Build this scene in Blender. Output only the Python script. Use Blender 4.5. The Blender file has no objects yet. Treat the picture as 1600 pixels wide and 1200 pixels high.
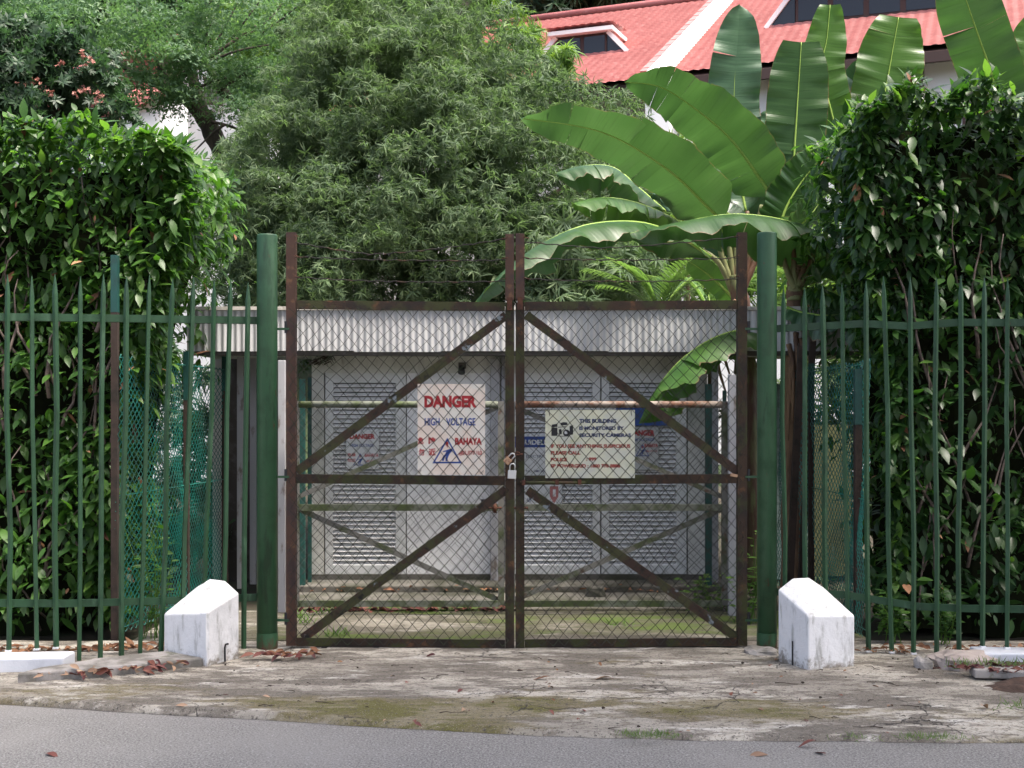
import bpy, math, random
import numpy as np
from mathutils import Vector, Matrix, noise as mnoise

random.seed(7)
RNG = np.random.default_rng(7)
scene = bpy.context.scene
R = math.radians

# ------------------------------------------------------------------ camera
F, HOR, EYE = 1900.0, 650.0, 1.645            # focal length and horizon in pixels of a 1600x1200 frame
cam_d = bpy.data.cameras.new("camera")
cam = bpy.data.objects.new("camera", cam_d)
scene.collection.objects.link(cam)
cam.location = (0, 0, EYE)
cam.rotation_euler = (R(90), 0, 0)
cam_d.sensor_width = 36
cam_d.lens = 36 * F / 1600
cam_d.shift_y = (HOR - 600) / 1600
cam_d.clip_end = 2000
scene.camera = cam

# ------------------------------------------------------------------ sky, sun, exposure
SUN_EL, SUN_AZ = R(68), R(122)                 # azimuth clockwise from +Y: over the viewer's right shoulder
world = bpy.data.worlds.new("World")
scene.world = world
world.use_nodes = True
wn = world.node_tree.nodes
wl = world.node_tree.links
sky = wn.new("ShaderNodeTexSky")
sky.sky_type = 'NISHITA'
sky.sun_disc = False
sky.sun_elevation = SUN_EL
sky.sun_rotation = SUN_AZ
sky.air_density = 0.7
sky.dust_density = 7.0
sky.ozone_density = 0.5
wl.new(sky.outputs[0], wn["Background"].inputs[0])
wn["Background"].inputs[1].default_value = 0.15
sun_d = bpy.data.lights.new("sun", 'SUN')
sun_d.energy = 2.3
sun_d.angle = R(12)
sun_d.color = (1.0, 0.95, 0.86)
sun = bpy.data.objects.new("sun", sun_d)
scene.collection.objects.link(sun)
sdir = Vector((math.sin(SUN_AZ) * math.cos(SUN_EL), math.cos(SUN_AZ) * math.cos(SUN_EL), math.sin(SUN_EL)))
sun.rotation_euler = sdir.to_track_quat('Z', 'Y').to_euler()
sun.location = (5, 20, 30)
vs = scene.view_settings
vs.view_transform = 'Standard'
vs.look = 'None'
vs.exposure = 1.75
vs.gamma = 1.0
vs.use_curve_mapping = False
scene.cycles.use_denoising = True
scene.cycles.max_bounces = 8
scene.cycles.transparent_max_bounces = 8
scene.cycles.caustics_reflective = False
scene.cycles.caustics_refractive = False

# ------------------------------------------------------------------ helpers
def P(px, py, Y):
    return np.array(((px - 800) * Y / F, Y, EYE + (HOR - py) * Y / F))

def G(px, py, z=0.0):                          # the ground point seen at a pixel
    Y = F * (EYE - z) / (py - HOR)
    return np.array(((px - 800) * Y / F, Y, z))

def tag(o, label=None, cat=None, group=None, kind=None):
    if label: o["label"] = label
    if cat: o["category"] = cat
    if group: o["group"] = group
    if kind: o["kind"] = kind
    return o

def root(name, loc, label, cat, group=None):
    o = bpy.data.objects.new(name, None)
    o.empty_display_size = 0.1
    scene.collection.objects.link(o)
    o.location = loc
    return tag(o, label, cat, group)

def wloc(o):
    v = np.zeros(3)
    while o is not None:
        v += np.array(o.location)
        o = o.parent
    return v

def link(name, me, mats, parent=None, loc=None):
    o = bpy.data.objects.new(name, me)
    scene.collection.objects.link(o)
    if mats is not None:
        for m in (mats if isinstance(mats, (list, tuple)) else [mats]):
            me.materials.append(m)
    if parent is not None:
        o.parent = parent
    if loc is not None:
        o.location = loc
    return o

def fast_mesh(name, V, Fc, smooth=False):
    V = np.asarray(V, dtype=np.float32)
    Fc = np.asarray(Fc, dtype=np.int32)
    me = bpy.data.meshes.new(name)
    n, k = Fc.shape
    me.vertices.add(len(V)); me.vertices.foreach_set("co", V.ravel())
    me.loops.add(n * k); me.loops.foreach_set("vertex_index", Fc.ravel())
    me.polygons.add(n)
    me.polygons.foreach_set("loop_start", np.arange(0, n * k, k, dtype=np.int32))
    if smooth:
        me.polygons.foreach_set("use_smooth", np.ones(n, dtype=bool))
    me.update(calc_edges=True)
    return me

class MB:
    """collects shapes in world coordinates and links them as ONE mesh object"""
    def __init__(s): s.v = []; s.f = []; s.mi = []
    def add(s, V, Fc, mi=0):
        b = len(s.v)
        s.v += [tuple(map(float, p)) for p in V]
        s.f += [tuple(i + b for i in q) for q in Fc]
        s.mi += [mi] * len(Fc)
        return s
    def box(s, x0, x1, y0, y1, z0, z1, mi=0):
        V = [(x0,y0,z0),(x1,y0,z0),(x1,y1,z0),(x0,y1,z0),(x0,y0,z1),(x1,y0,z1),(x1,y1,z1),(x0,y1,z1)]
        return s.add(V, BOXF, mi)
    def beam(s, a, b, w, d, up=(0, -1, 0), mi=0, shift=(0, 0)):
        """a box from a to b; w across the face, d along 'up' (the face's outward direction)"""
        a = np.array(a, float); b = np.array(b, float)
        t = b - a; t /= np.linalg.norm(t)
        n = np.array(up, float); n -= t * n.dot(t); n /= np.linalg.norm(n)
        u = np.cross(t, n)
        V = []
        for p in (a, b):
            for cu, cn in ((-w/2, -d/2), (w/2, -d/2), (w/2, d/2), (-w/2, d/2)):
                V.append(p + u * (cu + shift[0]) + n * (cn + shift[1]))
        return s.add(V, [(0,3,2,1),(4,5,6,7),(0,1,5,4),(1,2,6,5),(2,3,7,6),(3,0,4,7)], mi)
    def angle(s, a, b, w, t=0.008, up=(0, -1, 0), side=1):
        """L-section steel: a face plate w wide and a flange going back"""
        s.beam(a, b, w, t, up, 0, (0, 0))
        s.beam(a, b, t, w * 0.8, up, 0, (side * (w/2 - t/2), -w * 0.4 - t/2 - 0.0005))
        return s
    def tube(s, pts, r, n=8, r1=None, cap=True, mi=0):
        pts = [np.array(p, float) for p in pts]
        m = len(pts); b = len(s.v); prev = None
        for i, p in enumerate(pts):
            t = (pts[min(i + 1, m - 1)] - pts[max(i - 1, 0)])
            t = t / (np.linalg.norm(t) + 1e-12)
            if prev is None:
                ref = np.array((0, 0, 1.0)) if abs(t[2]) < 0.9 else np.array((0, 1.0, 0))
            else: ref = prev
            u = ref - t * ref.dot(t); u /= np.linalg.norm(u); prev = u
            w = np.cross(t, u)
            rr = r if r1 is None else r + (r1 - r) * i / (m - 1)
            if hasattr(r, '__len__'): rr = r[i]
            for k in range(n):
                a = 2 * math.pi * k / n
                s.v.append(tuple(p + (u * math.cos(a) + w * math.sin(a)) * rr))
        for i in range(m - 1):
            for k in range(n):
                k2 = (k + 1) % n
                s.f.append((b + i*n + k, b + i*n + k2, b + (i+1)*n + k2, b + (i+1)*n + k)); s.mi.append(mi)
        if cap:
            s.f.append(tuple(b + k for k in range(n))[::-1]); s.mi.append(mi)
            s.f.append(tuple(b + (m-1)*n + k for k in range(n))); s.mi.append(mi)
        return s
    def prism(s, poly, d, mi=0):
        """poly: 3D outline, extruded by vector d"""
        n = len(poly); d = np.array(d, float)
        V = [np.array(p, float) for p in poly] + [np.array(p, float) + d for p in poly]
        fc = [tuple(range(n))[::-1], tuple(range(n, 2*n))] + [(i, (i+1) % n, n + (i+1) % n, n + i) for i in range(n)]
        return s.add(V, fc, mi)
    def build(s, name, mats, parent=None, smooth=False, bevel=0.0):
        off = wloc(parent) if parent is not None else np.zeros(3)
        loc = np.zeros(3)
        V = np.array(s.v) - off
        if parent is None:
            loc = np.array(((V[:,0].min()+V[:,0].max())/2, (V[:,1].min()+V[:,1].max())/2, V[:,2].min()))
            V = V - loc
        me = bpy.data.meshes.new(name)
        me.from_pydata([tuple(p) for p in V], [], s.f)
        if any(s.mi): me.polygons.foreach_set("material_index", s.mi)
        if smooth: me.polygons.foreach_set("use_smooth", [True] * len(me.polygons))
        me.update()
        o = link(name, me, mats, parent, tuple(loc) if parent is None else None)
        if bevel:
            m = o.modifiers.new("bevel", 'BEVEL'); m.width = bevel; m.segments = 2; m.limit_method = 'ANGLE'
        return o
BOXF = [(0,3,2,1),(4,5,6,7),(0,1,5,4),(1,2,6,5),(2,3,7,6),(3,0,4,7)]

def part_fast(name, V, Fc, mat, parent=None, smooth=False, kind=None):
    off = wloc(parent) if parent is not None else np.zeros(3)
    o = link(name, fast_mesh(name, np.asarray(V) - off, Fc, smooth), mat, parent)
    if kind: o["kind"] = kind
    return o

# ------------------------------------------------------------------ materials
def nodes_of(name):
    m = bpy.data.materials.new(name)
    m.use_nodes = True
    nt = m.node_tree
    return m, nt, nt.nodes["Principled BSDF"]

def coords(nt, space, stretch):
    if space == 'world':
        src = nt.nodes.new("ShaderNodeNewGeometry").outputs["Position"]
    else:
        src = nt.nodes.new("ShaderNodeTexCoord").outputs["Object"]
    mp = nt.nodes.new("ShaderNodeMapping")
    mp.inputs["Scale"].default_value = stretch
    nt.links.new(src, mp.inputs["Vector"])
    return mp.outputs[0]

def noise_out(nt, vec, scale, detail=6, rough=0.6, off=0.0):
    n = nt.nodes.new("ShaderNodeTexNoise")
    n.inputs["Scale"].default_value = scale
    n.inputs["Detail"].default_value = detail
    n.inputs["Roughness"].default_value = rough
    if off:
        va = nt.nodes.new("ShaderNodeVectorMath"); va.operation = 'ADD'
        va.inputs[1].default_value = (off, off * 1.7, off * 0.6)
        nt.links.new(vec, va.inputs[0]); vec = va.outputs[0]
    nt.links.new(vec, n.inputs["Vector"])
    return n.outputs["Fac"]

def ramp(nt, fac, lo, hi):
    r = nt.nodes.new("ShaderNodeMapRange")
    r.interpolation_type = 'SMOOTHSTEP'
    r.inputs["From Min"].default_value = lo
    r.inputs["From Max"].default_value = hi
    nt.links.new(fac, r.inputs["Value"])
    return r.outputs[0]

def mixc(nt, fac, a, b):
    mx = nt.nodes.new("ShaderNodeMix"); mx.data_type = 'RGBA'
    if isinstance(fac, float): mx.inputs[0].default_value = fac
    else: nt.links.new(fac, mx.inputs[0])
    for i, c in ((6, a), (7, b)):
        if isinstance(c, tuple): mx.inputs[i].default_value = (*c, 1)
        else: nt.links.new(c, mx.inputs[i])
    return mx.outputs[2]

def layered(name, base, layers=(), rough=0.7, bump=0.0, bscale=60, metallic=0.0, spec=0.4, space='world', bdetail=4, rvar=0.0):
    """layers: (colour, scale, lo, hi, stretch) painted over the base where noise runs from lo to hi"""
    m, nt, bs = nodes_of(name)
    col = base
    for i, L in enumerate(layers):
        c, sc, lo, hi = L[:4]
        st = L[4] if len(L) > 4 else (1, 1, 1)
        f = ramp(nt, noise_out(nt, coords(nt, space, st), sc, 7, 0.62, off=3.1 * (i + 1)), lo, hi)
        col = mixc(nt, f, col, c)
    if isinstance(col, tuple): bs.inputs["Base Color"].default_value = (*col, 1)
    else: nt.links.new(col, bs.inputs["Base Color"])
    bs.inputs["Roughness"].default_value = rough
    bs.inputs["Metallic"].default_value = metallic
    bs.inputs["Specular IOR Level"].default_value = spec
    if bump:
        b = nt.nodes.new("ShaderNodeBump")
        b.inputs["Strength"].default_value = bump
        b.inputs["Distance"].default_value = 0.01
        nt.links.new(noise_out(nt, coords(nt, space, (1, 1, 1)), bscale, bdetail), b.inputs["Height"])
        nt.links.new(b.outputs[0], bs.inputs["Normal"])
    return m

def leaf_mat(name, dark, mid, light, rough=0.4, trans=0.35, tcol=(0.25, 0.5, 0.06), spec=0.5, patch=None):
    """leaf colours vary from leaf to leaf; the blade lets light through"""
    m, nt, bs = nodes_of(name)
    g = nt.nodes.new("ShaderNodeNewGeometry")
    oi = nt.nodes.new("ShaderNodeObjectInfo")
    ad = nt.nodes.new("ShaderNodeMath"); ad.operation = 'ADD'
    nt.links.new(g.outputs["Random Per Island"], ad.inputs[0]); nt.links.new(oi.outputs["Random"], ad.inputs[1])
    fr = nt.nodes.new("ShaderNodeMath"); fr.operation = 'FRACT'; nt.links.new(ad.outputs[0], fr.inputs[0])
    cr = nt.nodes.new("ShaderNodeValToRGB")
    e = cr.color_ramp.elements
    e[0].position = 0.0; e[0].color = (*dark, 1)
    e[1].position = 1.0; e[1].color = (*light, 1)
    x = e.new(0.55); x.color = (*mid, 1)
    nt.links.new(fr.outputs[0], cr.inputs[0])
    col = cr.outputs[0]
    if patch:
        f = ramp(nt, noise_out(nt, coords(nt, 'world', (1, 1, 1)), patch[1], 4, 0.6, 5.0), patch[2], patch[3])
        col = mixc(nt, f, col, patch[0])
    nt.links.new(col, bs.inputs["Base Color"])
    bs.inputs["Roughness"].default_value = rough
    bs.inputs["Specular IOR Level"].default_value = spec
    if trans:
        tr = nt.nodes.new("ShaderNodeBsdfTranslucent")
        nt.links.new(mixc(nt, 0.55, col, tcol), tr.inputs["Color"])
        ms = nt.nodes.new("ShaderNodeMixShader"); ms.inputs[0].default_value = trans
        nt.links.new(bs.outputs[0], ms.inputs[1]); nt.links.new(tr.outputs[0], ms.inputs[2])
        nt.links.new(ms.outputs[0], nt.nodes["Material Output"].inputs["Surface"])
    return m

MT = {}
MT['green_paint'] = layered("green_paint", (0.030, 0.092, 0.043), [((0.060, 0.125, 0.070), 4, 0.48, 0.66, (1, 1, 0.12)), ((0.018, 0.050, 0.026), 9, 0.52, 0.66, (1, 1, 0.2)), ((0.024, 0.070, 0.033), 6, 0.45, 0.7), ((0.08, 0.045, 0.024), 22, 0.645, 0.70, (1, 1, 0.4)), ((0.09, 0.13, 0.09), 40, 0.72, 0.76)], rough=0.45, bump=0.05, bscale=90)
def add_base_rust(m, k=-1.6, lo=0.36, hi=0.56, col=(0.060, 0.034, 0.018)):
    nt = m.node_tree; bs = nt.nodes["Principled BSDF"]; src = bs.inputs["Base Color"].links[0].from_socket
    v = coords(nt, 'world', (1, 1, 1))
    sx = nt.nodes.new("ShaderNodeSeparateXYZ"); nt.links.new(v, sx.inputs[0])
    h = nt.nodes.new("ShaderNodeMath"); h.operation = 'MULTIPLY_ADD'; h.inputs[1].default_value = k
    nt.links.new(sx.outputs["Z"], h.inputs[0]); nt.links.new(noise_out(nt, coords(nt, 'world', (1, 1, 0.4)), 18, 7, 0.7, 13.0), h.inputs[2])
    nt.links.new(mixc(nt, ramp(nt, h.outputs[0], lo, hi), src, col), bs.inputs["Base Color"])
add_base_rust(MT['green_paint'])
MT['green_bar'] = layered("green_bar", (0.022, 0.070, 0.030), [((0.016, 0.048, 0.022), 5, 0.42, 0.68), ((0.05, 0.11, 0.06), 7, 0.56, 0.70, (1, 1, 0.3)), ((0.075, 0.045, 0.025), 34, 0.67, 0.73, (1, 1, 0.5))], rough=0.48)
MT['rust_frame'] = layered("rust_frame", (0.038, 0.021, 0.011), [((0.11, 0.052, 0.022), 10, 0.55, 0.64), ((0.018, 0.012, 0.009), 5, 0.45, 0.62), ((0.040, 0.044, 0.012), 4.5, 0.48, 0.60), ((0.012, 0.010, 0.008), 18, 0.60, 0.72)], rough=0.75, bump=0.3, bscale=80)
MT['rust_brace'] = layered("rust_brace", (0.044, 0.024, 0.016), [((0.095, 0.045, 0.022), 10, 0.56, 0.66), ((0.050, 0.050, 0.018), 6, 0.46, 0.58), ((0.012, 0.010, 0.008), 15, 0.56, 0.66), ((0.20, 0.23, 0.25), 8, 0.63, 0.66)], rough=0.75, bump=0.3, bscale=80)
MT['maroon_paint'] = layered("maroon_paint", (0.062, 0.028, 0.016), [((0.13, 0.065, 0.03), 12, 0.56, 0.66), ((0.038, 0.020, 0.017), 7, 0.45, 0.65), ((0.05, 0.05, 0.025), 9, 0.62, 0.74)], rough=0.55, bump=0.12, bscale=70)
MT['wire'] = layered("wire", (0.026, 0.024, 0.020), [((0.07, 0.07, 0.065), 3, 0.58, 0.72), ((0.03, 0.045, 0.02), 5, 0.5, 0.62)], rough=0.6, metallic=0.4)
MT['wire_pale'] = layered("wire_pale", (0.16, 0.16, 0.15), [((0.06, 0.06, 0.05), 6, 0.45, 0.6)], rough=0.55, metallic=0.5)
MT['wire_green'] = layered("wire_green", (0.016, 0.17, 0.135), [((0.03, 0.10, 0.08), 2.5, 0.42, 0.62), ((0.12, 0.26, 0.24), 4, 0.58, 0.72)], rough=0.4)
MT['barb'] = layered("barb", (0.022, 0.019, 0.017), [((0.07, 0.035, 0.02), 8, 0.5, 0.65)], rough=0.6, metallic=0.5)
MT['old_steel'] = layered("old_steel", (0.17, 0.165, 0.15), [((0.07, 0.085, 0.04), 5, 0.48, 0.62), ((0.09, 0.05, 0.03), 11, 0.58, 0.68)], rough=0.7, bump=0.2, bscale=60)
MT['old_steel_moss'] = layered("old_steel_moss", (0.15, 0.16, 0.13), [((0.055, 0.075, 0.025), 6, 0.40, 0.60), ((0.04, 0.03, 0.02), 14, 0.6, 0.7)], rough=0.75, bump=0.2, bscale=60)
MT['rusty_pipe'] = layered("rusty_pipe", (0.24, 0.20, 0.17), [((0.13, 0.06, 0.035), 8, 0.44, 0.6), ((0.03, 0.022, 0.018), 16, 0.58, 0.68)], rough=0.7, bump=0.2)
MT['post_white'] = layered("post_white", (0.38, 0.38, 0.40), [((0.17, 0.14, 0.12), 9, 0.56, 0.7, (1, 1, 0.4)), ((0.10, 0.06, 0.045), 25, 0.66, 0.74)], rough=0.65, bump=0.1)
MT['post_brown'] = layered("post_brown", (0.040, 0.026, 0.020), [((0.02, 0.016, 0.012), 8, 0.45, 0.65)], rough=0.85, bump=0.3, bscale=30)
MT['teal_paint'] = layered("teal_paint", (0.012, 0.066, 0.056), [((0.014, 0.048, 0.042), 9, 0.45, 0.7)], rough=0.5)
MT['white_paint'] = layered("white_paint", (0.80, 0.80, 0.81), [((0.70, 0.70, 0.72), 3.5, 0.45, 0.75), ((0.42, 0.42, 0.42), 24, 0.70, 0.80, (1, 1, 0.35))], rough=0.55, bump=0.25, bscale=45)
def dirty_white():
    m, nt, bs = nodes_of("dirty_white")
    v = coords(nt, 'world', (1, 1, 1)); vst = coords(nt, 'world', (1, 1, 0.25))
    c = mixc(nt, ramp(nt, noise_out(nt, v, 3.5, 6, 0.6), 0.45, 0.75), (0.80, 0.80, 0.80), (0.68, 0.68, 0.68))
    c = mixc(nt, ramp(nt, noise_out(nt, vst, 16, 7, 0.65, 2.0), 0.50, 0.72), c, (0.40, 0.40, 0.38))
    c = mixc(nt, ramp(nt, noise_out(nt, v, 38, 5, 0.7, 6.0), 0.66, 0.72), c, (0.30, 0.28, 0.25))
    sx = nt.nodes.new("ShaderNodeSeparateXYZ"); nt.links.new(v, sx.inputs[0])
    h = nt.nodes.new("ShaderNodeMath"); h.operation = 'MULTIPLY_ADD'; h.inputs[1].default_value = -2.2
    nt.links.new(sx.outputs["Z"], h.inputs[0]); nt.links.new(noise_out(nt, v, 14, 7, 0.7, 9.0), h.inputs[2])
    c = mixc(nt, ramp(nt, h.outputs[0], 0.34, 0.60), c, (0.24, 0.21, 0.17))      # mud splashed up from the ground
    nt.links.new(c, bs.inputs["Base Color"]); bs.inputs["Roughness"].default_value = 0.65
    b = nt.nodes.new("ShaderNodeBump"); b.inputs["Strength"].default_value = 0.5; b.inputs["Distance"].default_value = 0.012
    nt.links.new(noise_out(nt, v, 22, 6, 0.65), b.inputs["Height"]); nt.links.new(b.outputs[0], bs.inputs["Normal"])
    return m
MT['dirty_white'] = dirty_white()
MT['white_wall'] = layered("white_wall", (0.66, 0.68, 0.72), [((0.5, 0.52, 0.56), 4, 0.45, 0.75)], rough=0.7, bump=0.2)
MT['fascia'] = layered("fascia", (0.46, 0.46, 0.465), [((0.38, 0.38, 0.385), 2.2, 0.42, 0.66, (1, 1, 0.25)), ((0.25, 0.24, 0.24), 7, 0.62, 0.78, (1, 1, 0.12))], rough=0.6)
MT['fascia_cap'] = layered("fascia_cap", (0.52, 0.49, 0.45), [((0.30, 0.27, 0.23), 6, 0.5, 0.65)], rough=0.7)
MT['roof_sheet'] = layered("roof_sheet", (0.22, 0.20, 0.19), [((0.12, 0.10, 0.09), 2, 0.45, 0.6)], rough=0.8)
MT['station_wall'] = layered("station_wall", (0.62, 0.62, 0.59), [((0.30, 0.31, 0.28), 1.8, 0.45, 0.68, (1, 1, 0.4)), ((0.22, 0.21, 0.18), 8, 0.62, 0.76, (1, 1, 0.2))], rough=0.8, bump=0.15)
MT['door_paint'] = layered("door_paint", (0.66, 0.67, 0.67), [((0.56, 0.57, 0.57), 3, 0.45, 0.7)], rough=0.5)
MT['slat_paint'] = layered("slat_paint", (0.80, 0.80, 0.80), [((0.60, 0.60, 0.59), 6, 0.5, 0.72, (1, 1, 3))], rough=0.5)
MT['panel_white'] = layered("panel_white", (0.80, 0.80, 0.81), [((0.68, 0.68, 0.70), 7, 0.45, 0.65), ((0.44, 0.44, 0.44), 18, 0.64, 0.76)], rough=0.65, bump=0.3, bscale=30)
MT['louvre_dark'] = layered("louvre_dark", (0.05, 0.05, 0.05), rough=0.8)
MT['dark_metal'] = layered("dark_metal", (0.02, 0.02, 0.022), rough=0.5)
MT['trim_dark'] = layered("trim_dark", (0.07, 0.06, 0.05), [((0.12, 0.11, 0.10), 8, 0.5, 0.7)], rough=0.8)
MT['plinth'] = layered("plinth", (0.115, 0.108, 0.095), [((0.05, 0.050, 0.034), 2.5, 0.42, 0.62, (1, 1, 2)), ((0.06, 0.055, 0.05), 14, 0.6, 0.7)], rough=0.9, bump=0.4, bscale=40)
MT['concrete'] = layered("concrete", (0.34, 0.32, 0.30), [((0.17, 0.16, 0.14), 4, 0.44, 0.62), ((0.09, 0.10, 0.045), 7, 0.60, 0.72), ((0.05, 0.045, 0.04), 22, 0.62, 0.72)], rough=0.9, bump=0.5, bscale=40)
MT['soil'] = layered("soil", (0.055, 0.035, 0.026), [((0.09, 0.055, 0.04), 9, 0.45, 0.65), ((0.02, 0.016, 0.012), 16, 0.55, 0.68)], rough=1.0, bump=0.8, bscale=35)
MT['under_hedge'] = layered("under_hedge", (0.035, 0.028, 0.018), [((0.02, 0.028, 0.012), 3, 0.45, 0.62)], rough=1.0, bump=0.6, bscale=25)
MT['hill'] = layered("hill", (0.02, 0.035, 0.012), [((0.035, 0.055, 0.02), 0.6, 0.45, 0.6)], rough=1.0)
MT['sign_cream'] = layered("sign_cream", (0.74, 0.62, 0.52), [((0.72, 0.68, 0.60), 6, 0.42, 0.62), ((0.62, 0.44, 0.34), 11, 0.64, 0.78)], rough=0.5)
MT['sign_pale'] = layered("sign_pale", (0.60, 0.60, 0.44), [((0.52, 0.53, 0.45), 7, 0.4, 0.65), ((0.45, 0.46, 0.28), 5, 0.58, 0.74)], rough=0.5)
MT['sign_white'] = layered("sign_white", (0.62, 0.64, 0.66), [((0.5, 0.52, 0.52), 8, 0.5, 0.7)], rough=0.5)
MT['sign_grey'] = layered("sign_grey", (0.46, 0.47, 0.47), [((0.40, 0.42, 0.42), 8, 0.5, 0.7)], rough=0.5)
MT['ink_red'] = layered("ink_red", (0.36, 0.018, 0.022), rough=0.5)
MT['ink_brown_red'] = layered("ink_brown_red", (0.28, 0.035, 0.025), rough=0.5)
MT['ink_blue'] = layered("ink_blue", (0.020, 0.055, 0.24), rough=0.5)
MT['ink_navy'] = layered("ink_navy", (0.015, 0.028, 0.095), rough=0.5)
MT['ink_black'] = layered("ink_black", (0.012, 0.012, 0.014), rough=0.5)
MT['blue_plate'] = layered("blue_plate", (0.020, 0.07, 0.28), rough=0.4)
MT['steel'] = layered("steel", (0.55, 0.56, 0.56), rough=0.35, metallic=0.8)
MT['brass'] = layered("brass", (0.38, 0.24, 0.15), [((0.2, 0.1, 0.07), 40, 0.5, 0.65)], rough=0.5, metallic=0.5)
MT['rust'] = layered("rust", (0.09, 0.035, 0.02), [((0.05, 0.022, 0.016), 30, 0.45, 0.65)], rough=0.9)
MT['latch_red'] = layered("latch_red", (0.16, 0.055, 0.05), [((0.09, 0.035, 0.03), 20, 0.5, 0.65)], rough=0.7)
MT['house_wall'] = layered("house_wall", (0.62, 0.60, 0.55), [((0.55, 0.53, 0.48), 1.0, 0.45, 0.65)], rough=0.85)
MT['house_white'] = layered("house_white", (0.78, 0.78, 0.77), rough=0.8)
MT['timber_dark'] = layered("timber_dark", (0.045, 0.025, 0.022), rough=0.7)
MT['roof_tile'] = layered("roof_tile", (0.43, 0.150, 0.135), [((0.37, 0.12, 0.108), 1.3, 0.42, 0.62), ((0.48, 0.20, 0.18), 5, 0.52, 0.7), ((0.26, 0.07, 0.055), 2.5, 0.64, 0.80)], rough=0.42, spec=0.5)
MT['glass'] = layered("glass", (0.012, 0.016, 0.020), rough=0.04, spec=0.5)
MT['bark'] = layered("bark", (0.060, 0.050, 0.040), [((0.025, 0.022, 0.018), 5, 0.45, 0.62, (1, 1, 0.4)), ((0.05, 0.06, 0.03), 3, 0.55, 0.7)], rough=0.95, bump=0.8, bscale=14)
MT['vine_bark'] = layered("vine_bark", (0.13, 0.10, 0.085), [((0.06, 0.045, 0.036), 14, 0.45, 0.62)], rough=0.9, bump=0.4)
MT['hedge_shade'] = layered("hedge_shade", (0.012, 0.014, 0.008), [((0.014, 0.018, 0.008), 8, 0.45, 0.65)], rough=1.0, spec=0.0)  # near-black colour stands in for the shade inside the hedge
MT['banana_stem'] = layered("banana_stem", (0.16, 0.17, 0.07), [((0.10, 0.05, 0.03), 5, 0.44, 0.58, (1, 1, 0.25)), ((0.20, 0.24, 0.10), 9, 0.55, 0.7, (1, 1, 0.2))], rough=0.6)
MT['banana_dry'] = layered("banana_dry", (0.24, 0.15, 0.09), [((0.10, 0.06, 0.042), 7, 0.45, 0.62, (1, 1, 0.2))], rough=0.9, bump=0.4)
MT['banana_rib'] = layered("banana_rib", (0.22, 0.34, 0.06), rough=0.5)
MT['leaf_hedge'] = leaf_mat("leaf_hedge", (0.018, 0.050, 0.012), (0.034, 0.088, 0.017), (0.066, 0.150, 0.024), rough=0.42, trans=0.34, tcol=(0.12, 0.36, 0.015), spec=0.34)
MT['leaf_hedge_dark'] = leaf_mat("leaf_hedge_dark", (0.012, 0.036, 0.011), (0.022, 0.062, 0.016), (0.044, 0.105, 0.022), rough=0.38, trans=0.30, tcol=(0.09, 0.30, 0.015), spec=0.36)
MT['leaf_young'] = leaf_mat("leaf_young", (0.05, 0.12, 0.02), (0.072, 0.16, 0.026), (0.11, 0.21, 0.036), rough=0.4, trans=0.45, tcol=(0.2, 0.45, 0.03))
MT['leaf_dead'] = leaf_mat("leaf_dead", (0.12, 0.05, 0.025), (0.20, 0.09, 0.045), (0.30, 0.16, 0.08), rough=0.8, trans=0.1, tcol=(0.3, 0.15, 0.05))
MT['leaf_red'] = leaf_mat("leaf_red", (0.07, 0.018, 0.018), (0.12, 0.03, 0.026), (0.20, 0.07, 0.04), rough=0.6, trans=0.0)
MT['leaf_tan'] = leaf_mat("leaf_tan", (0.22, 0.13, 0.08), (0.34, 0.22, 0.14), (0.45, 0.33, 0.22), rough=0.7, trans=0.0)
MT['leaf_tree'] = leaf_mat("leaf_tree", (0.056, 0.088, 0.052), (0.086, 0.130, 0.072), (0.135, 0.182, 0.095), rough=0.62, trans=0.36, tcol=(0.18, 0.34, 0.07), spec=0.14, patch=((0.09, 0.15, 0.04), 0.5, 0.56, 0.72))
MT['leaf_feather'] = leaf_mat("leaf_feather", (0.048, 0.105, 0.055), (0.075, 0.148, 0.070), (0.115, 0.200, 0.082), rough=0.55, trans=0.35, tcol=(0.2, 0.42, 0.08), spec=0.3)
MT['leaf_shrub'] = leaf_mat("leaf_shrub", (0.020, 0.045, 0.026), (0.032, 0.065, 0.034), (0.048, 0.09, 0.042), rough=0.5, trans=0.25, tcol=(0.1, 0.25, 0.06), spec=0.35)
MT['leaf_bright'] = leaf_mat("leaf_bright", (0.06, 0.13, 0.03), (0.09, 0.18, 0.035), (0.13, 0.24, 0.05), rough=0.5, trans=0.4, tcol=(0.3, 0.5, 0.05), spec=0.3)
MT['leaf_palm'] = leaf_mat("leaf_palm", (0.045, 0.11, 0.028), (0.065, 0.15, 0.036), (0.10, 0.19, 0.045), rough=0.4, trans=0.4, tcol=(0.20, 0.36, 0.05))
MT['flower'] = leaf_mat("flower", (0.30, 0.12, 0.10), (0.40, 0.18, 0.15), (0.48, 0.26, 0.2), rough=0.7, trans=0.2, tcol=(0.5, 0.2, 0.15))
MT['grass'] = leaf_mat("grass", (0.05, 0.11, 0.03), (0.09, 0.17, 0.04), (0.16, 0.22, 0.06), rough=0.6, trans=0.3, tcol=(0.3, 0.45, 0.05))
MT['twig'] = layered("twig", (0.035, 0.024, 0.018), rough=0.9)

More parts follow.
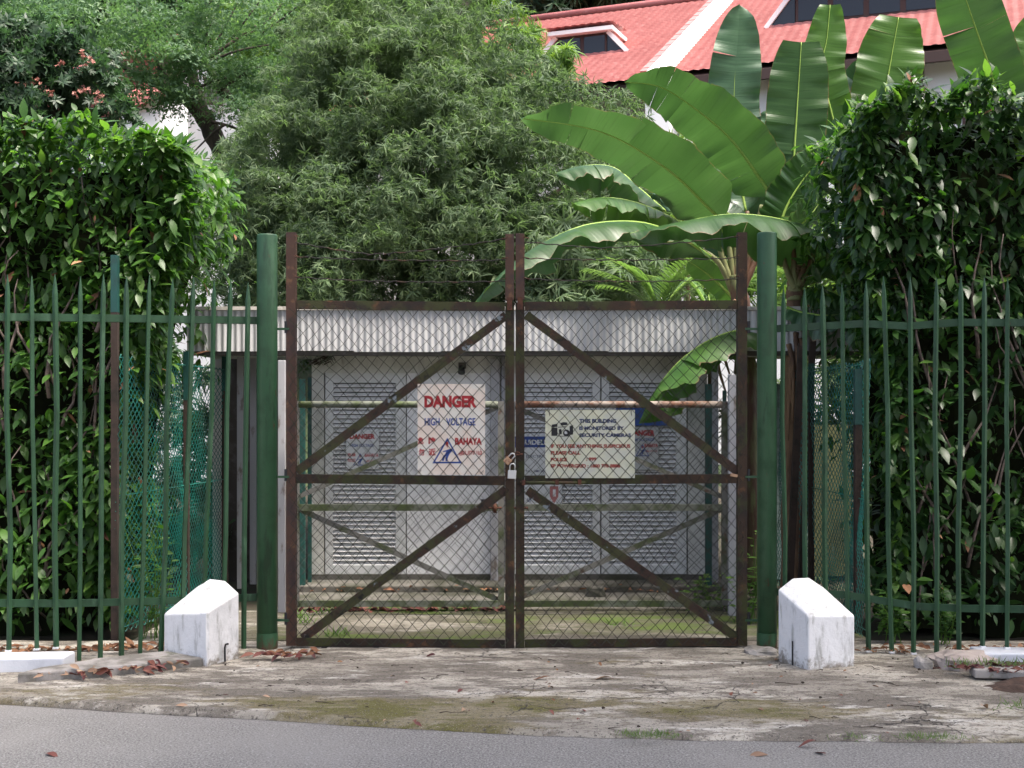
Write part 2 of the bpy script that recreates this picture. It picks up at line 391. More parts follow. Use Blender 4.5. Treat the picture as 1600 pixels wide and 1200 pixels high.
def banana_mat(name, c1, c2, tcol, trans):
    m, nt, bs = nodes_of(name)
    tc = nt.nodes.new("ShaderNodeUVMap")
    mp = nt.nodes.new("ShaderNodeMapping"); mp.inputs["Scale"].default_value = (0.4, 42, 1)
    nt.links.new(tc.outputs[0], mp.inputs[0])
    st = noise_out(nt, mp.outputs[0], 1.0, 3, 0.6)
    big = noise_out(nt, coords(nt, 'world', (1, 1, 1)), 2.5, 4, 0.6)
    col = mixc(nt, ramp(nt, big, 0.35, 0.7), c1, c2)
    col = mixc(nt, ramp(nt, st, 0.5, 0.8), col, tuple(x * 0.55 for x in c1))
    su = nt.nodes.new("ShaderNodeSeparateXYZ"); nt.links.new(tc.outputs[0], su.inputs[0])
    ed = nt.nodes.new("ShaderNodeMath"); ed.operation = 'MULTIPLY_ADD'; ed.inputs[1].default_value = 0.16
    nt.links.new(noise_out(nt, coords(nt, 'world', (1, 1, 1)), 6.0, 5, 0.7, 3.0), ed.inputs[0]); nt.links.new(su.outputs["X"], ed.inputs[2])
    col = mixc(nt, ramp(nt, ed.outputs[0], 1.055, 1.085), col, (0.16, 0.10, 0.045))
    nt.links.new(col, bs.inputs["Base Color"])
    bs.inputs["Roughness"].default_value = 0.36
    bs.inputs["Specular IOR Level"].default_value = 0.55
    b = nt.nodes.new("ShaderNodeBump"); b.inputs["Strength"].default_value = 0.35; b.inputs["Distance"].default_value = 0.01
    nt.links.new(st, b.inputs["Height"]); nt.links.new(b.outputs[0], bs.inputs["Normal"])
    tr = nt.nodes.new("ShaderNodeBsdfTranslucent")
    nt.links.new(mixc(nt, 0.5, col, tcol), tr.inputs["Color"])
    ms = nt.nodes.new("ShaderNodeMixShader"); ms.inputs[0].default_value = trans
    nt.links.new(bs.outputs[0], ms.inputs[1]); nt.links.new(tr.outputs[0], ms.inputs[2])
    nt.links.new(ms.outputs[0], nt.nodes["Material Output"].inputs["Surface"])
    return m
MT['banana_leaf'] = banana_mat("banana_leaf", (0.032, 0.088, 0.024), (0.046, 0.112, 0.030), (0.070, 0.165, 0.028), 0.42)
MT['banana_bright'] = banana_mat("banana_bright", (0.050, 0.135, 0.022), (0.068, 0.160, 0.026), (0.11, 0.25, 0.025), 0.44)
MT['banana_cool'] = banana_mat("banana_cool", (0.045, 0.105, 0.055), (0.06, 0.13, 0.065), (0.10, 0.24, 0.06), 0.2)

def asphalt_mat():
    m, nt, bs = nodes_of("asphalt")
    v = coords(nt, 'world', (1, 1, 1))
    fine = noise_out(nt, v, 85, 5, 0.8)
    big = noise_out(nt, v, 0.9, 5, 0.6, 4.0)
    c = mixc(nt, ramp(nt, fine, 0.36, 0.64), (0.085, 0.082, 0.077), (0.34, 0.328, 0.308))
    c = mixc(nt, ramp(nt, big, 0.35, 0.7), c, mixc(nt, 0.45, c, (0.30, 0.288, 0.268)))
    vo = nt.nodes.new("ShaderNodeTexVoronoi"); vo.inputs["Scale"].default_value = 120
    nt.links.new(v, vo.inputs["Vector"])
    f2 = ramp(nt, vo.outputs["Color"], 0.86, 0.92)
    c = mixc(nt, f2, c, (0.36, 0.35, 0.335))
    nt.links.new(c, bs.inputs["Base Color"])
    bs.inputs["Roughness"].default_value = 0.85
    bs.inputs["Specular IOR Level"].default_value = 0.3
    b = nt.nodes.new("ShaderNodeBump"); b.inputs["Strength"].default_value = 0.6; b.inputs["Distance"].default_value = 0.006
    nt.links.new(fine, b.inputs["Height"]); nt.links.new(b.outputs[0], bs.inputs["Normal"])
    return m
MT['asphalt'] = asphalt_mat()

def apron_mat(name, moss, mcol, darken=0.0, spot=None):
    """old concrete: pale worn cement, grey grime, brown-green moss film, hair cracks, aggregate"""
    m, nt, bs = nodes_of(name)
    v = coords(nt, 'world', (1, 1, 1))
    vs_ = coords(nt, 'world', (0.55, 1.5, 1))
    n1 = noise_out(nt, vs_, 1.1, 8, 0.62, 1.3)
    n2 = noise_out(nt, vs_, 3.2, 8, 0.66, 7.7)
    n3 = noise_out(nt, v, 42, 5, 0.7, 2.2)
    n5 = noise_out(nt, coords(nt, 'world', (0.7, 2.6, 1)), 2.0, 9, 0.7, 15.1)
    n6 = noise_out(nt, v, 130, 4, 0.75, 4.4)
    n4 = noise_out(nt, vs_, 0.75, 7, 0.6, 11.4)
    c = mixc(nt, ramp(nt, n1, 0.38, 0.62), (0.28, 0.257, 0.215), (0.48, 0.447, 0.38))
    c = mixc(nt, ramp(nt, n2, 0.46, 0.54), c, (0.17, 0.153, 0.127))
    c = mixc(nt, ramp(nt, n5, 0.56, 0.64), c, (0.58, 0.555, 0.50))
    n7 = noise_out(nt, coords(nt, 'world', (0.8, 1.8, 1)), 9.0, 8, 0.7, 21.0)
    n8 = noise_out(nt, v, 75, 3, 0.6, 31.0)
    c = mixc(nt, ramp(nt, n7, 0.50, 0.60), c, mixc(nt, 0.6, c, (0.115, 0.098, 0.08)))
    c = mixc(nt, ramp(nt, n7, 0.30, 0.42), mixc(nt, 0.35, c, (0.54, 0.51, 0.465)), c)
    mm = nt.nodes.new("ShaderNodeMath"); mm.operation = 'MULTIPLY_ADD'; mm.inputs[1].default_value = 0.22; mm.inputs[2].default_value = -0.11
    nt.links.new(n7, mm.inputs[0])
    ma = nt.nodes.new("ShaderNodeMath"); ma.operation = 'ADD'; nt.links.new(n4, ma.inputs[0]); nt.links.new(mm.outputs[0], ma.inputs[1])
    n4 = ma.outputs[0]
    if spot:
        mp2 = nt.nodes.new("ShaderNodeMapping"); mp2.vector_type = 'TEXTURE'
        mp2.inputs["Location"].default_value = (spot[0], spot[1], 0); mp2.inputs["Scale"].default_value = (spot[2], spot[3], 50)
        nt.links.new(v, mp2.inputs["Vector"])
        ln = nt.nodes.new("ShaderNodeVectorMath"); ln.operation = 'LENGTH'; nt.links.new(mp2.outputs[0], ln.inputs[0])
        sp_ = nt.nodes.new("ShaderNodeMath"); sp_.operation = 'MULTIPLY_ADD'; sp_.inputs[1].default_value = -0.15; sp_.inputs[2].default_value = 0.19
        nt.links.new(ln.outputs["Value"], sp_.inputs[0])
        cl = nt.nodes.new("ShaderNodeMath"); cl.operation = 'MAXIMUM'; cl.inputs[1].default_value = 0.0; nt.links.new(sp_.outputs[0], cl.inputs[0])
        m2 = nt.nodes.new("ShaderNodeMath"); m2.operation = 'ADD'; nt.links.new(n4, m2.inputs[0]); nt.links.new(cl.outputs[0], m2.inputs[1])
        n4 = m2.outputs[0]
    c = mixc(nt, ramp(nt, n4, moss, moss + 0.09), c, mixc(nt, 0.75, c, mcol[0]))
    c = mixc(nt, ramp(nt, n8, 0.60, 0.68), c, (0.055, 0.048, 0.040))
    mo = nt.nodes.new("ShaderNodeMath"); mo.operation = 'MULTIPLY'
    nt.links.new(ramp(nt, n4, moss + 0.07, moss + 0.14), mo.inputs[0]); nt.links.new(ramp(nt, n2, 0.42, 0.52), mo.inputs[1])
    c = mixc(nt, mo.outputs[0], c, mcol[1])
    c = mixc(nt, ramp(nt, n3, 0.54, 0.66), c, (0.070, 0.062, 0.054))
    c = mixc(nt, ramp(nt, n6, 0.56, 0.70), c, (0.40, 0.37, 0.335))
    vo = nt.nodes.new("ShaderNodeTexVoronoi"); vo.feature = 'DISTANCE_TO_EDGE'; vo.inputs["Scale"].default_value = 1.1
    dv = nt.nodes.new("ShaderNodeVectorMath"); dv.operation = 'ADD'
    nn = nt.nodes.new("ShaderNodeTexNoise"); nn.inputs["Scale"].default_value = 2.2; nn.inputs["Detail"].default_value = 6
    nt.links.new(v, nn.inputs["Vector"]); nt.links.new(v, dv.inputs[0]); nt.links.new(nn.outputs["Color"], dv.inputs[1])
    nt.links.new(dv.outputs[0], vo.inputs["Vector"])
    cr = ramp(nt, vo.outputs["Distance"], 0.0, 0.012)
    inv = nt.nodes.new("ShaderNodeMath"); inv.operation = 'SUBTRACT'; inv.inputs[0].default_value = 1.0
    nt.links.new(cr, inv.inputs[1])
    cm = nt.nodes.new("ShaderNodeMath"); cm.operation = 'MULTIPLY'
    nt.links.new(inv.outputs[0], cm.inputs[0]); nt.links.new(ramp(nt, n1, 0.45, 0.56), cm.inputs[1])
    c = mixc(nt, cm.outputs[0], c, (0.05, 0.045, 0.04))
    if darken: c = mixc(nt, darken, c, (0.035, 0.034, 0.022))  # even darkening of the whole floor colour
    nt.links.new(c, bs.inputs["Base Color"])
    bs.inputs["Roughness"].default_value = 0.9
    bs.inputs["Specular IOR Level"].default_value = 0.25
    b = nt.nodes.new("ShaderNodeBump"); b.inputs["Strength"].default_value = 0.7; b.inputs["Distance"].default_value = 0.012
    hs = nt.nodes.new("ShaderNodeMath"); hs.operation = 'SUBTRACT'
    nt.links.new(n3, hs.inputs[0]); nt.links.new(cm.outputs[0], hs.inputs[1])
    nt.links.new(hs.outputs[0], b.inputs["Height"]); nt.links.new(b.outputs[0], bs.inputs["Normal"])
    return m
MT['apron'] = apron_mat("apron_concrete", 0.535, ((0.150, 0.125, 0.055), (0.115, 0.108, 0.034)), 0.0, (-0.65, 6.95, 1.05, 0.42))
MT['yard'] = apron_mat("yard_concrete", 0.42, ((0.10, 0.105, 0.035), (0.12, 0.20, 0.022)), 0.5)

# ------------------------------------------------------------------ setting: ground, road, apron, hill
def apron_z(x, y):
    return zg(x, y) + 0.006 * mnoise.noise(Vector((x * 2.1, y * 2.1, 0.3))) + 0.003 * mnoise.noise(Vector((x * 8, y * 8, 0.3)))
def sheet(name, outline_fn, nx, ny, mat, smooth=True):
    V = []; Fc = []
    for j in range(ny + 1):
        for i in range(nx + 1):
            V.append(outline_fn(i / nx, j / ny))
    for j in range(ny):
        for i in range(nx):
            a = j * (nx + 1) + i
            Fc.append((a, a + 1, a + nx + 2, a + nx + 1))
    o = part_fast(name, np.array(V), np.array(Fc), mat, None, smooth)
    return tag(o, kind='structure')

def road_edge(x):                              # where asphalt meets the concrete, curving
    px_pts = [(-14, 7.9), (-6, 7.6), (-3.04, 7.23), (-2.2, 7.02), (-1.44, 6.85), (-0.7, 6.68), (0.17, 6.51), (1.01, 6.42), (2.68, 6.36), (6, 6.25), (14, 6.0)]
    xs = [p[0] for p in px_pts]; ys = [p[1] for p in px_pts]
    return float(np.interp(x, xs, ys)) + 0.025 * mnoise.noise(Vector((x * 3.1, 4.2, 0))) + 0.012 * mnoise.noise(Vector((x * 11, 1.2, 0)))

def zg(x, y):                                  # apron level, falling to the road
    t = min(max((y - 6.3) / 2.2, 0), 1)
    return -0.045 * (1 - t) ** 1.5

sheet("ground", lambda u, v: (-148 + 296 * u, -60 + 216 * v, -0.12), 4, 4, MT['under_hedge'])
sheet("road", lambda u, v: (-60 + 120 * u, -20 + 28 * v, -0.07), 8, 8, MT['asphalt'])
def apron_pt(u, v):
    x = -8 + 16 * u
    y0 = road_edge(x); y1 = 8.9
    y = y0 + (y1 - y0) * v
    z = zg(x, y) + 0.006 * mnoise.noise(Vector((x * 2.1, y * 2.1, 0.3))) + 0.003 * mnoise.noise(Vector((x * 8, y * 8, 0.3)))
    if v == 0: z = -0.068
    elif v < 0.02: z -= 0.004
    return (x, y, z)
sheet("concrete_apron", apron_pt, 360, 90, MT['apron'])
def yard_pt(u, v):
    x = -2.78 + 5.4 * u; y = 8.9 + 1.35 * v
    return (x, y, 0.003 + 0.005 * mnoise.noise(Vector((x * 2, y * 2, 5.3))))
sheet("yard_floor", yard_pt, 90, 24, MT['yard'])
def hill_pt(u, v):
    x = -120 + 240 * u; y = 30 + 110 * v
    z = -0.3 + 46 * (v ** 1.1) * (0.85 + 0.2 * mnoise.noise(Vector((x * 0.02, y * 0.02, 3))))
    return (x, y, z)
sheet("hill", hill_pt, 40, 24, MT['hill'])
print("setting done")

# ------------------------------------------------------------------ wire weaving
def tubes_fast(lines, r, n=4):
    """many polylines of equal length -> one tube mesh (V, F)"""
    L = np.asarray(lines, float)               # (k, m, 3)
    k, m, _ = L.shape
    T = np.empty_like(L)
    T[:, 1:-1] = L[:, 2:] - L[:, :-2]; T[:, 0] = L[:, 1] - L[:, 0]; T[:, -1] = L[:, -1] - L[:, -2]
    T /= np.linalg.norm(T, axis=2, keepdims=True) + 1e-12
    ref = np.array((0.31, 0.93, 0.17))
    U = ref - T * (T @ ref)[..., None]; U /= np.linalg.norm(U, axis=2, keepdims=True)
    W = np.cross(T, U)
    a = 2 * math.pi * np.arange(n) / n
    V = L[:, :, None, :] + r * (U[:, :, None, :] * np.cos(a)[None, None, :, None] + W[:, :, None, :] * np.sin(a)[None, None, :, None])
    idx = np.arange(k * m * n).reshape(k, m, n)
    A = idx[:, :-1, :]; B = np.roll(A, -1, axis=2); D = idx[:, 1:, :]; C = np.roll(D, -1, axis=2)
    return V.reshape(-1, 3), np.stack([A, B, C, D], axis=-1).reshape(-1, 4)

def chain_link(name, fn, width, height, w, h, r, mat, parent, wob=0.004, seed=0):
    """fn(u, v) maps metres along and up to a world point; diamonds are w wide and h tall"""
    ncol = int(width / (w / 2)); m = int(height / (h / 2))
    lines = []
    for k in range(ncol):
        pts = []
        for j in range(m + 1):
            side = (j + k) % 2
            u = (k + side) * w / 2; v = j * h / 2
            du = wob * mnoise.noise(Vector((u * 3, v * 3, seed))) * 4
            dv = wob * mnoise.noise(Vector((u * 3, v * 3, seed + 9))) * 4
            p = np.array(fn(min(max(u + du, 0), width), min(max(v + dv, 0), height)))
            p[1] += 0.0022 * (1 if (j % 2) else -1) + 0.010 * mnoise.noise(Vector((u * 1.6, v * 1.6, seed + 3)))
            pts.append(p)
        lines.append(pts)
    V, Fc = tubes_fast(lines, r)
    return part_fast(name, V, Fc, mat, parent, True)

# ------------------------------------------------------------------ lettering
def text_part(name, body, x0, x1, z0, z1, y, mat, parent, bold=0.0, squash=True):
    """flat lettering filling the box x0..x1, z0..z1 on the plane y (world)"""
    cu = bpy.data.curves.new(name, 'FONT')
    cu.body = body
    cu.size = 1.0
    cu.offset = bold * 1.5 + 0.006
    cu.resolution_u = 3
    tmp = bpy.data.objects.new(name + "_tmp", cu)
    scene.collection.objects.link(tmp)
    dg = bpy.context.evaluated_depsgraph_get()
    dg.update()
    me = bpy.data.meshes.new_from_object(tmp.evaluated_get(dg))
    bpy.data.objects.remove(tmp); bpy.data.curves.remove(cu)
    n = len(me.vertices)
    co = np.empty(n * 3, dtype=np.float32); me.vertices.foreach_get("co", co); co = co.reshape(-1, 3)
    mn, mx = co.min(0), co.max(0)
    out = np.empty_like(co)
    out[:, 0] = x0 + (co[:, 0] - mn[0]) / (mx[0] - mn[0]) * (x1 - x0)
    out[:, 2] = z0 + (co[:, 1] - mn[1]) / (mx[1] - mn[1]) * (z1 - z0)
    out[:, 1] = y
    out -= wloc(parent)
    me.vertices.foreach_set("co", out.astype(np.float32).ravel())
    me.name = name
    me.materials.clear()
    me.update()
    return link(name, me, mat, parent)

# ------------------------------------------------------------------ the big gate: two leaves
YG = 8.636
def leaf_map(px_hinge, sag):
    xh = (px_hinge - 800) / 220.0
    def f(px, py, dy=0.0):
        x = (px - 800) / 220.0; z = EYE + (HOR - py) / 220.0
        z -= abs(x - xh) * math.tan(sag)
        return np.array((x, YG + dy, z))
    return f

def gate_leaf(side):
    L = side == 'left'
    f = leaf_map(450 if L else 1164, R(0.55 if L else 0.42))
    label = ("left half of the rusty gate, the one carrying the red danger sign" if L
             else "right half of the rusty gate, the one carrying the security camera notice")
    out0, out1 = (447, 462) if L else (1153, 1167)
    in0, in1 = (789.5, 803.3) if L else (805.6, 819.5)
    base = f((out0 + in1) / 2, 1010)
    t = root("gate_leaf", base, label, "gate", "leaves of the rusty double gate")
    oc, ic = (out0 + out1) / 2, (in0 + in1) / 2
    xi0, xi1 = (463, 789) if L else (820, 1152)
    # stiles: the lower part mossy steel, the upper part maroon posts
    MB().angle(f(oc, 1009), f(oc, 363), 0.068, 0.008, side=(1 if L else -1)).build("hinge_stile", MT['maroon_paint'] if L else MT['rust_frame'], t)
    MB().angle(f(ic, 1010), f(ic, 470), 0.0625, 0.008, side=(-1 if L else 1)).build("meeting_stile", MT['rust_frame'], t)
    MB().box(f(in0, 0)[0], f(in1, 0)[0], YG - 0.022, YG + 0.035, f(ic, 466)[2], f(ic, 363)[2]).build("meeting_post", MT['maroon_paint'], t, bevel=0.002)
    MB().box(f(ic - 4, 0)[0], f(ic + 4, 0)[0], YG - 0.034, YG - 0.0225, f(ic, 482)[2], f(ic, 462)[2]).build("splice_plate", MT['rust'], t)
    for nm, py, w in (("top_rail", 476, 0.064), ("middle_rail", 748, 0.064), ("bottom_rail", 1003, 0.058)):
        MB().angle(f(xi0, py, 0.004), f(xi1, py, 0.004), w, 0.008, side=(-1 if nm != "bottom_rail" else 1)).build(nm, MT['rust_frame'], t)
    if L:
        br = [((463, 737), (791, 489)), ((472, 998), (791, 762))]
    else:
        br = [((822, 489), (1153, 737)), ((824, 764), (1152, 997))]
    for a, b in br:
        MB().angle(f(*a, 0.014), f(*b, 0.014), 0.062, 0.007, side=-1).build("brace", MT['rust_brace'], t)
    # woven wire on the road side of the frame
    w_, h_ = 0.0842, 0.0955
    p0 = f(out0 + 5 if L else in0 + 2, 1004); p1 = f(in1 - 2 if L else out1 - 5, 472)
    W, H = p1[0] - p0[0], 2.42
    def fn(u, v):
        px = 800 + 220 * (p0[0] + u)
        q = f(px, 1006)
        return (q[0], YG - 0.028, q[2] + v)
    chain_link("chain_link_mesh", fn, W, H, w_, h_, 0.0028, MT['wire'], t, 0.0075, 1.0 if L else 5.0)
    # barbed wire, three strands between the tall posts
    for yA, yB, sagpx in ((370, 370, 26 if L else 16), (401, 403, 3), (433, 436, 4)):
        xa, xb = (462, 790) if L else (821, 1153)
        pts = []
        for i in range(41):
            q = i / 40
            s = sagpx * (1 - (2 * q - 1) ** 2) if sagpx < 10 else sagpx * (1 - abs(2 * q - 0.72) ** 1.25 if q < 0.36 else 1 - ((q - 0.36) / 0.64) ** 1.4)
            pts.append(f(xa + (xb - xa) * q, yA + (yB - yA) * q + s + 0.9 * math.sin(i * 1.9)) + np.array((0, 0.003 * math.sin(i * 2.3), 0)))
        m = MB().tube(pts, 0.0040, 5)
        for i in range(2, 40, 3):
            c = pts[i]
            for a in (0.6, 2.3, 3.9, 5.4):
                d = np.array((0.3 * math.cos(a), 0.5 * math.sin(a * 1.3), math.sin(a))) * 0.014
                m.tube([c - d * 0.3, c + d], 0.0018, 3, 0.0006)
        st = m.build("barbed_wire", MT['barb'], t)
    for yy in (370, 401, 433):                 # the wire hooks on the posts
        for px in (((461), (791)) if L else ((820), (1154))):
            c = f(px, yy)
            MB().tube([c + np.array((0, -0.05, 0)), c + np.array((0.012 * (1 if px < 800 else -1), -0.045, 0.004)), c + np.array((0.03 * (1 if px in (461, 820) else -1), 0, 0))], 0.003, 5).build("wire_hook", MT['rust'], t)
    if L:                                       # two ground stops on the bottom rail
        for px in (507, 588):
            c = f(px, 1012)
            MB().box(c[0] - 0.02, c[0] + 0.02, YG - 0.02, YG + 0.03, 0.0, c[2] + 0.01).build("foot", MT['dark_metal'], t)
    else:
        # sliding bolt, its keeper plate and brackets
        a = f(812, 751, -0.045); b = f(914, 752, -0.045)
        bl = MB().tube([a, b], 0.011, 8).build("sliding_bolt", MT['rust_frame'], t, True)
        for px in (818, 870, 905):
            c = f(px, 751)
            MB().box(c[0] - 0.012, c[0] + 0.012, YG - 0.06, YG - 0.031, c[2] - 0.018, c[2] + 0.018).build("bolt_bracket", MT['rust'], t)
        pl = [(859, 757), (872, 757), (872, 773), (865.5, 783), (859, 773)]
        o = MB()
        A = lambda px, py: f(px, py, -0.047)
        slot = [(863.5, 762), (868, 762), (868, 772), (863.5, 772)]
        for poly in (((859, 757), (863.5, 757), (863.5, 773), (859, 773)), ((868, 757), (872, 757), (872, 773), (868, 773)),
                     ((863.5, 757), (868, 757), (868, 762), (863.5, 762)), ((859, 773), (872, 773), (865.5, 784))):
            o.prism([A(*q) for q in poly], (0, 0.006, 0))
        o.build("bolt_handle_plate", MT['latch_red'], t)
        c = f(1140, 741, -0.035)
        MB().beam(c, c + np.array((0.05, 0, -0.01)), 0.02, 0.004).build("loose_tag", MT['brass'], t)
    return t
gate_left = gate_leaf('left')
gate_right = gate_leaf('right')

# green gate pipes with hinges
for px0, px1, nm, lab in ((401.5, 433.5, 'left', "left of the two tall green pipe posts, beside the danger sign half"),
                          (1183, 1213.5, 'right', "right of the two tall green pipe posts, near the banana plants")):
    x0, x1 = (px0 - 800) / 220, (px1 - 800) / 220
    xc, r = (x0 + x1) / 2, (x1 - x0) / 2
    zt = EYE + (HOR - (367 if nm == 'left' else 364)) / 220
    t = root("gate_post", (xc, YG, 0), lab, "post", "green pipe posts of the gate")
    o = MB().tube([(xc, YG, -0.05), (xc, YG, zt - 0.012), (xc, YG, zt - 0.004), (xc, YG, zt)], [r, r, r * 0.985, r * 0.94], 40).build("pipe", MT['green_paint'], t, True)
    o.data.polygons[-1].use_smooth = False; o.data.polygons[-2].use_smooth = False
    o = MB().tube([(xc, YG, 0.0), (xc, YG, 0.11)], r + 0.002, 40, cap=True).build("base_sleeve", MT['green_paint'], t, False)
    sg = 1 if nm == 'left' else -1
    for py in (514, 745, 969):
        z = EYE + (HOR - py) / 220
        h = MB().box(min(xc + sg * r * 0.95, xc + sg * (r + 0.085)), max(xc + sg * r * 0.95, xc + sg * (r + 0.085)), YG - 0.012, YG + 0.012, z - 0.008, z + 0.008).build("hinge", MT['green_bar'], t)
        MB().tube([(xc + sg * (r + 0.06), YG, z - 0.03), (xc + sg * (r + 0.06), YG, z + 0.055)], 0.011, 10).build("hinge_pin", MT['dark_metal'], h)

# ------------------------------------------------------------------ palisade fences
def bar_mesh():
    """one pale: L-section, 1 m tall unit body plus a spear point, base at origin"""
    w, t = 0.0175, 0.007
    m = MB()
    return w, t
def palisade(label, tops, bots, ytop, ybot_z, Yfun, railpx, side):
    xm = P((tops[0] + tops[-1]) / 2, 1000, Yfun((tops[0] + tops[-1]) / 2))
    t = root("palisade_fence", (xm[0], xm[1], 0), label, "fence", "green palisade fences beside the gate")
    off = wloc(t)
    for i, (pt, pb) in enumerate(zip(tops, bots)):
        Y = Yfun((pt + pb) / 2)
        zt = P(pt, ytop(i), Y)[2]; zb = ybot_z(pb)
        a = np.array((P(pb, 0, Y)[0], Y, zb)); b = np.array((P(pt, 0, Y)[0], Y, zt))
        d = (b - a) / np.linalg.norm(b - a)
        tip = 0.13; w = 0.0165 + 0.001 * ((i * 7) % 3); w2 = w
        bk = b - d * tip
        V = []; yaw = 0.25 * math.sin(i * 2.7)
        ux = np.array((math.cos(yaw), math.sin(yaw), 0)); uy = np.array((-math.sin(yaw), math.cos(yaw), 0))
        bend = lambda q: np.array((0.010 * math.sin(q * 2.2 + i * 1.9), 0.008 * math.cos(q * 3 + i), 0))
        for p, s in ((a, 1), (a + (bk - a) * 0.33 + bend(1), 1), (a + (bk - a) * 0.67 + bend(2), 1), (bk, 1), (bk + d * tip * 0.45, 0.66), (b, 0.10)):
            V += [p - ux * w * s - uy * 0.004, p - uy * (0.016 * s + 0.004), p + ux * w * s - uy * 0.004, p + uy * 0.004]
        Fc = []
        for k in range(5):
            for j in range(4):
                j2 = (j + 1) % 4
                Fc.append((k*4 + j, k*4 + j2, k*4 + 4 + j2, k*4 + 4 + j))
        Fc += [(3, 2, 1, 0), (20, 21, 22, 23)]
        MB().add(V, Fc).build("pale", MT['green_bar'], t)
        if ybot_z(pb) > 0.05 or side == 'right':
            MB().box(a[0] - 0.0175, a[0] + 0.0175, Y - 0.0215, Y + 0.006, zb, zb + 0.012).build("paint_drip", MT['white_paint'], t)
    for nm, rp in (("top_rail", railpx[0]), ("bottom_rail", railpx[1])):
        m = MB()
        for (p0, y0), (p1, y1) in zip(rp[:-1], rp[1:]):
            A = P(p0, y0, Yfun(p0)) + np.array((0, 0.032, 0)); B = P(p1, y1, Yfun(p1)) + np.array((0, 0.032, 0))
            m.beam(A, B, 0.050, 0.014)
            m.beam(A, B, 0.012, 0.036, shift=(0.019, -0.0255))
        m.build(nm, MT['green_bar'], t)
    return t
LT = [-98, -62, -25, 12, 50, 86, 126, 162, 198, 234, 270, 303, 335, 361, 388]
LB = [-98, -60, -22, 14, 58, 88, 124, 157, 190, 219, 251, 285, 317, 347, 381]
YL = lambda px: 8.60 - (388 - px) / 376 * 0.55
palisade("green spiked palisade fence left of the gate, in front of the sunlit hedge", LT, LB,
         lambda i: 430 + 9 * max(0, i - 8) / 6 + 2 * math.sin(i * 3.3), lambda px: 0.085 if px < 115 else -0.01, YL,
         ([(-110, 494), (60, 495), (200, 497), (402, 500)], [(-110, 943), (100, 944), (250, 940), (402, 934)]), 'left')
RT = [1224, 1257, 1285, 1315, 1353, 1380, 1422, 1463, 1501, 1538, 1574, 1611, 1649, 1687]
RB = [1225, 1259, 1291, 1324, 1357, 1393, 1427, 1463, 1498, 1535, 1573, 1611, 1650, 1689]
YR = lambda px: 8.60 - (px - 1224) / 376 * 0.42
palisade("green spiked palisade fence right of the gate, in front of the shadowed hedge", RT, RB,
         lambda i: 447 - 14 * min(1, max(0, i - 2) / 3) + 2 * math.sin(i * 2.1), lambda px: 0.075 if px > 1515 else (0.005), YR,
         ([(1213, 513), (1300, 508), (1352, 505), (1420, 509), (1500, 503), (1700, 504)], [(1213, 926), (1320, 930), (1440, 949), (1520, 952), (1700, 954)]), 'right')

# ------------------------------------------------------------------ white guard blocks
def guard_block(label, A, B, C, zA, zB, zC, zP, chip):
    A, B, C = (np.array((p[0], p[1], 0.0)) for p in (A, B, C))
    D = A + C - B
    q1 = D + (C - D) * 0.34; q2 = D + (C - D) * 0.68
    up = lambda p, z: np.array((p[0], p[1], z))
    low = -0.06
    t = root("guard_block", ((A + C) / 2), label, "bollard", "white painted guard blocks")
    V = [up(A, low), up(B, low), up(C, low), up(D, low), up(A, zA), up(B, zB), up(C, zC), up(D, zC), up(q1, zP), up(q2, zP)]
    Fc = [(0, 1, 5, 4), (1, 2, 6, 5), (2, 3, 7, 8, 9, 6), (3, 0, 4, 7), (4, 5, 9, 8), (5, 6, 9), (4, 8, 7), (3, 2, 1, 0)]
    o = MB().add(V, Fc).build("body", MT['dirty_white'], t, bevel=0.009)
    # the rust streak where a bar once stood
    return t, A, B, C
lb = guard_block("white concrete guard block with a chipped edge beside the left green post", G(256, 1026.6), G(323, 1040), G(373.5, 1027), 0.292, 0.345, 0.438, 0.512, True)
rb = guard_block("white concrete guard block with a grey streak beside the right green post", G(1335.5, 1040), G(1263, 1045.5), G(1215.7, 1031), 0.327, 0.345, 0.475, 0.548, False)
def on_side(B, C, u, z, out=0.003):
    p = B + (C - B) * u; d = C - B
    n = np.array((d[1], -d[0], 0.0)); n /= np.linalg.norm(n)
    if n[1] > 0: n = -n
    return np.array((p[0], p[1], z)) + n * out
MB().tube([on_side(lb[2], lb[3], 0.55, -0.01), on_side(lb[2], lb[3], 0.54, 0.09), on_side(lb[2], lb[3], 0.55, 0.112, 0.008), on_side(lb[2], lb[3], 0.62, 0.112, 0.01)], 0.007, 6).build("steel_stub", MT['dark_metal'], lb[0])
MB().tube([on_side(rb[2], rb[3], 0.50, -0.01), on_side(rb[2], rb[3], 0.50, 0.155)], 0.006, 6).build("steel_stub", MT['dark_metal'], rb[0])
# chip: a rough scar down the front corner of the left block
Bc = lb[2]
scar = []
for k in range(9):
    z = 0.34 - k * 0.030
    dl = -(0.065 * (1 - k / 8) ** 0.7) + 0.008 * math.sin(k * 2.1); dr = 0.018 + 0.006 * math.cos(k * 1.7)
    aL = lb[1] + (Bc - lb[1]) * (1 + dl / 0.466)
    aR = Bc + (lb[3] - Bc) * (dr / 0.318)
    n = np.array((-0.25, -1, 0)) * 0.004
    mid = np.array((Bc[0], Bc[1], 0)) + np.array((-0.004, 0.004, 0))
    scar.append((aL * (1, 1, 0) + n + (0, 0, z), mid + n * 1.5 + (0, 0, z), aR * (1, 1, 0) + np.array((0.004, -0.004, 0)) + (0, 0, z)))
m = MB()
V = [p for row in scar for p in row]
m.add(V, [(r*3+c, r*3+c+1, r*3+c+4, r*3+c+3) for r in range(8) for c in range(2)])
m.build("chipped_edge", MT['dirty_white'], lb[0])

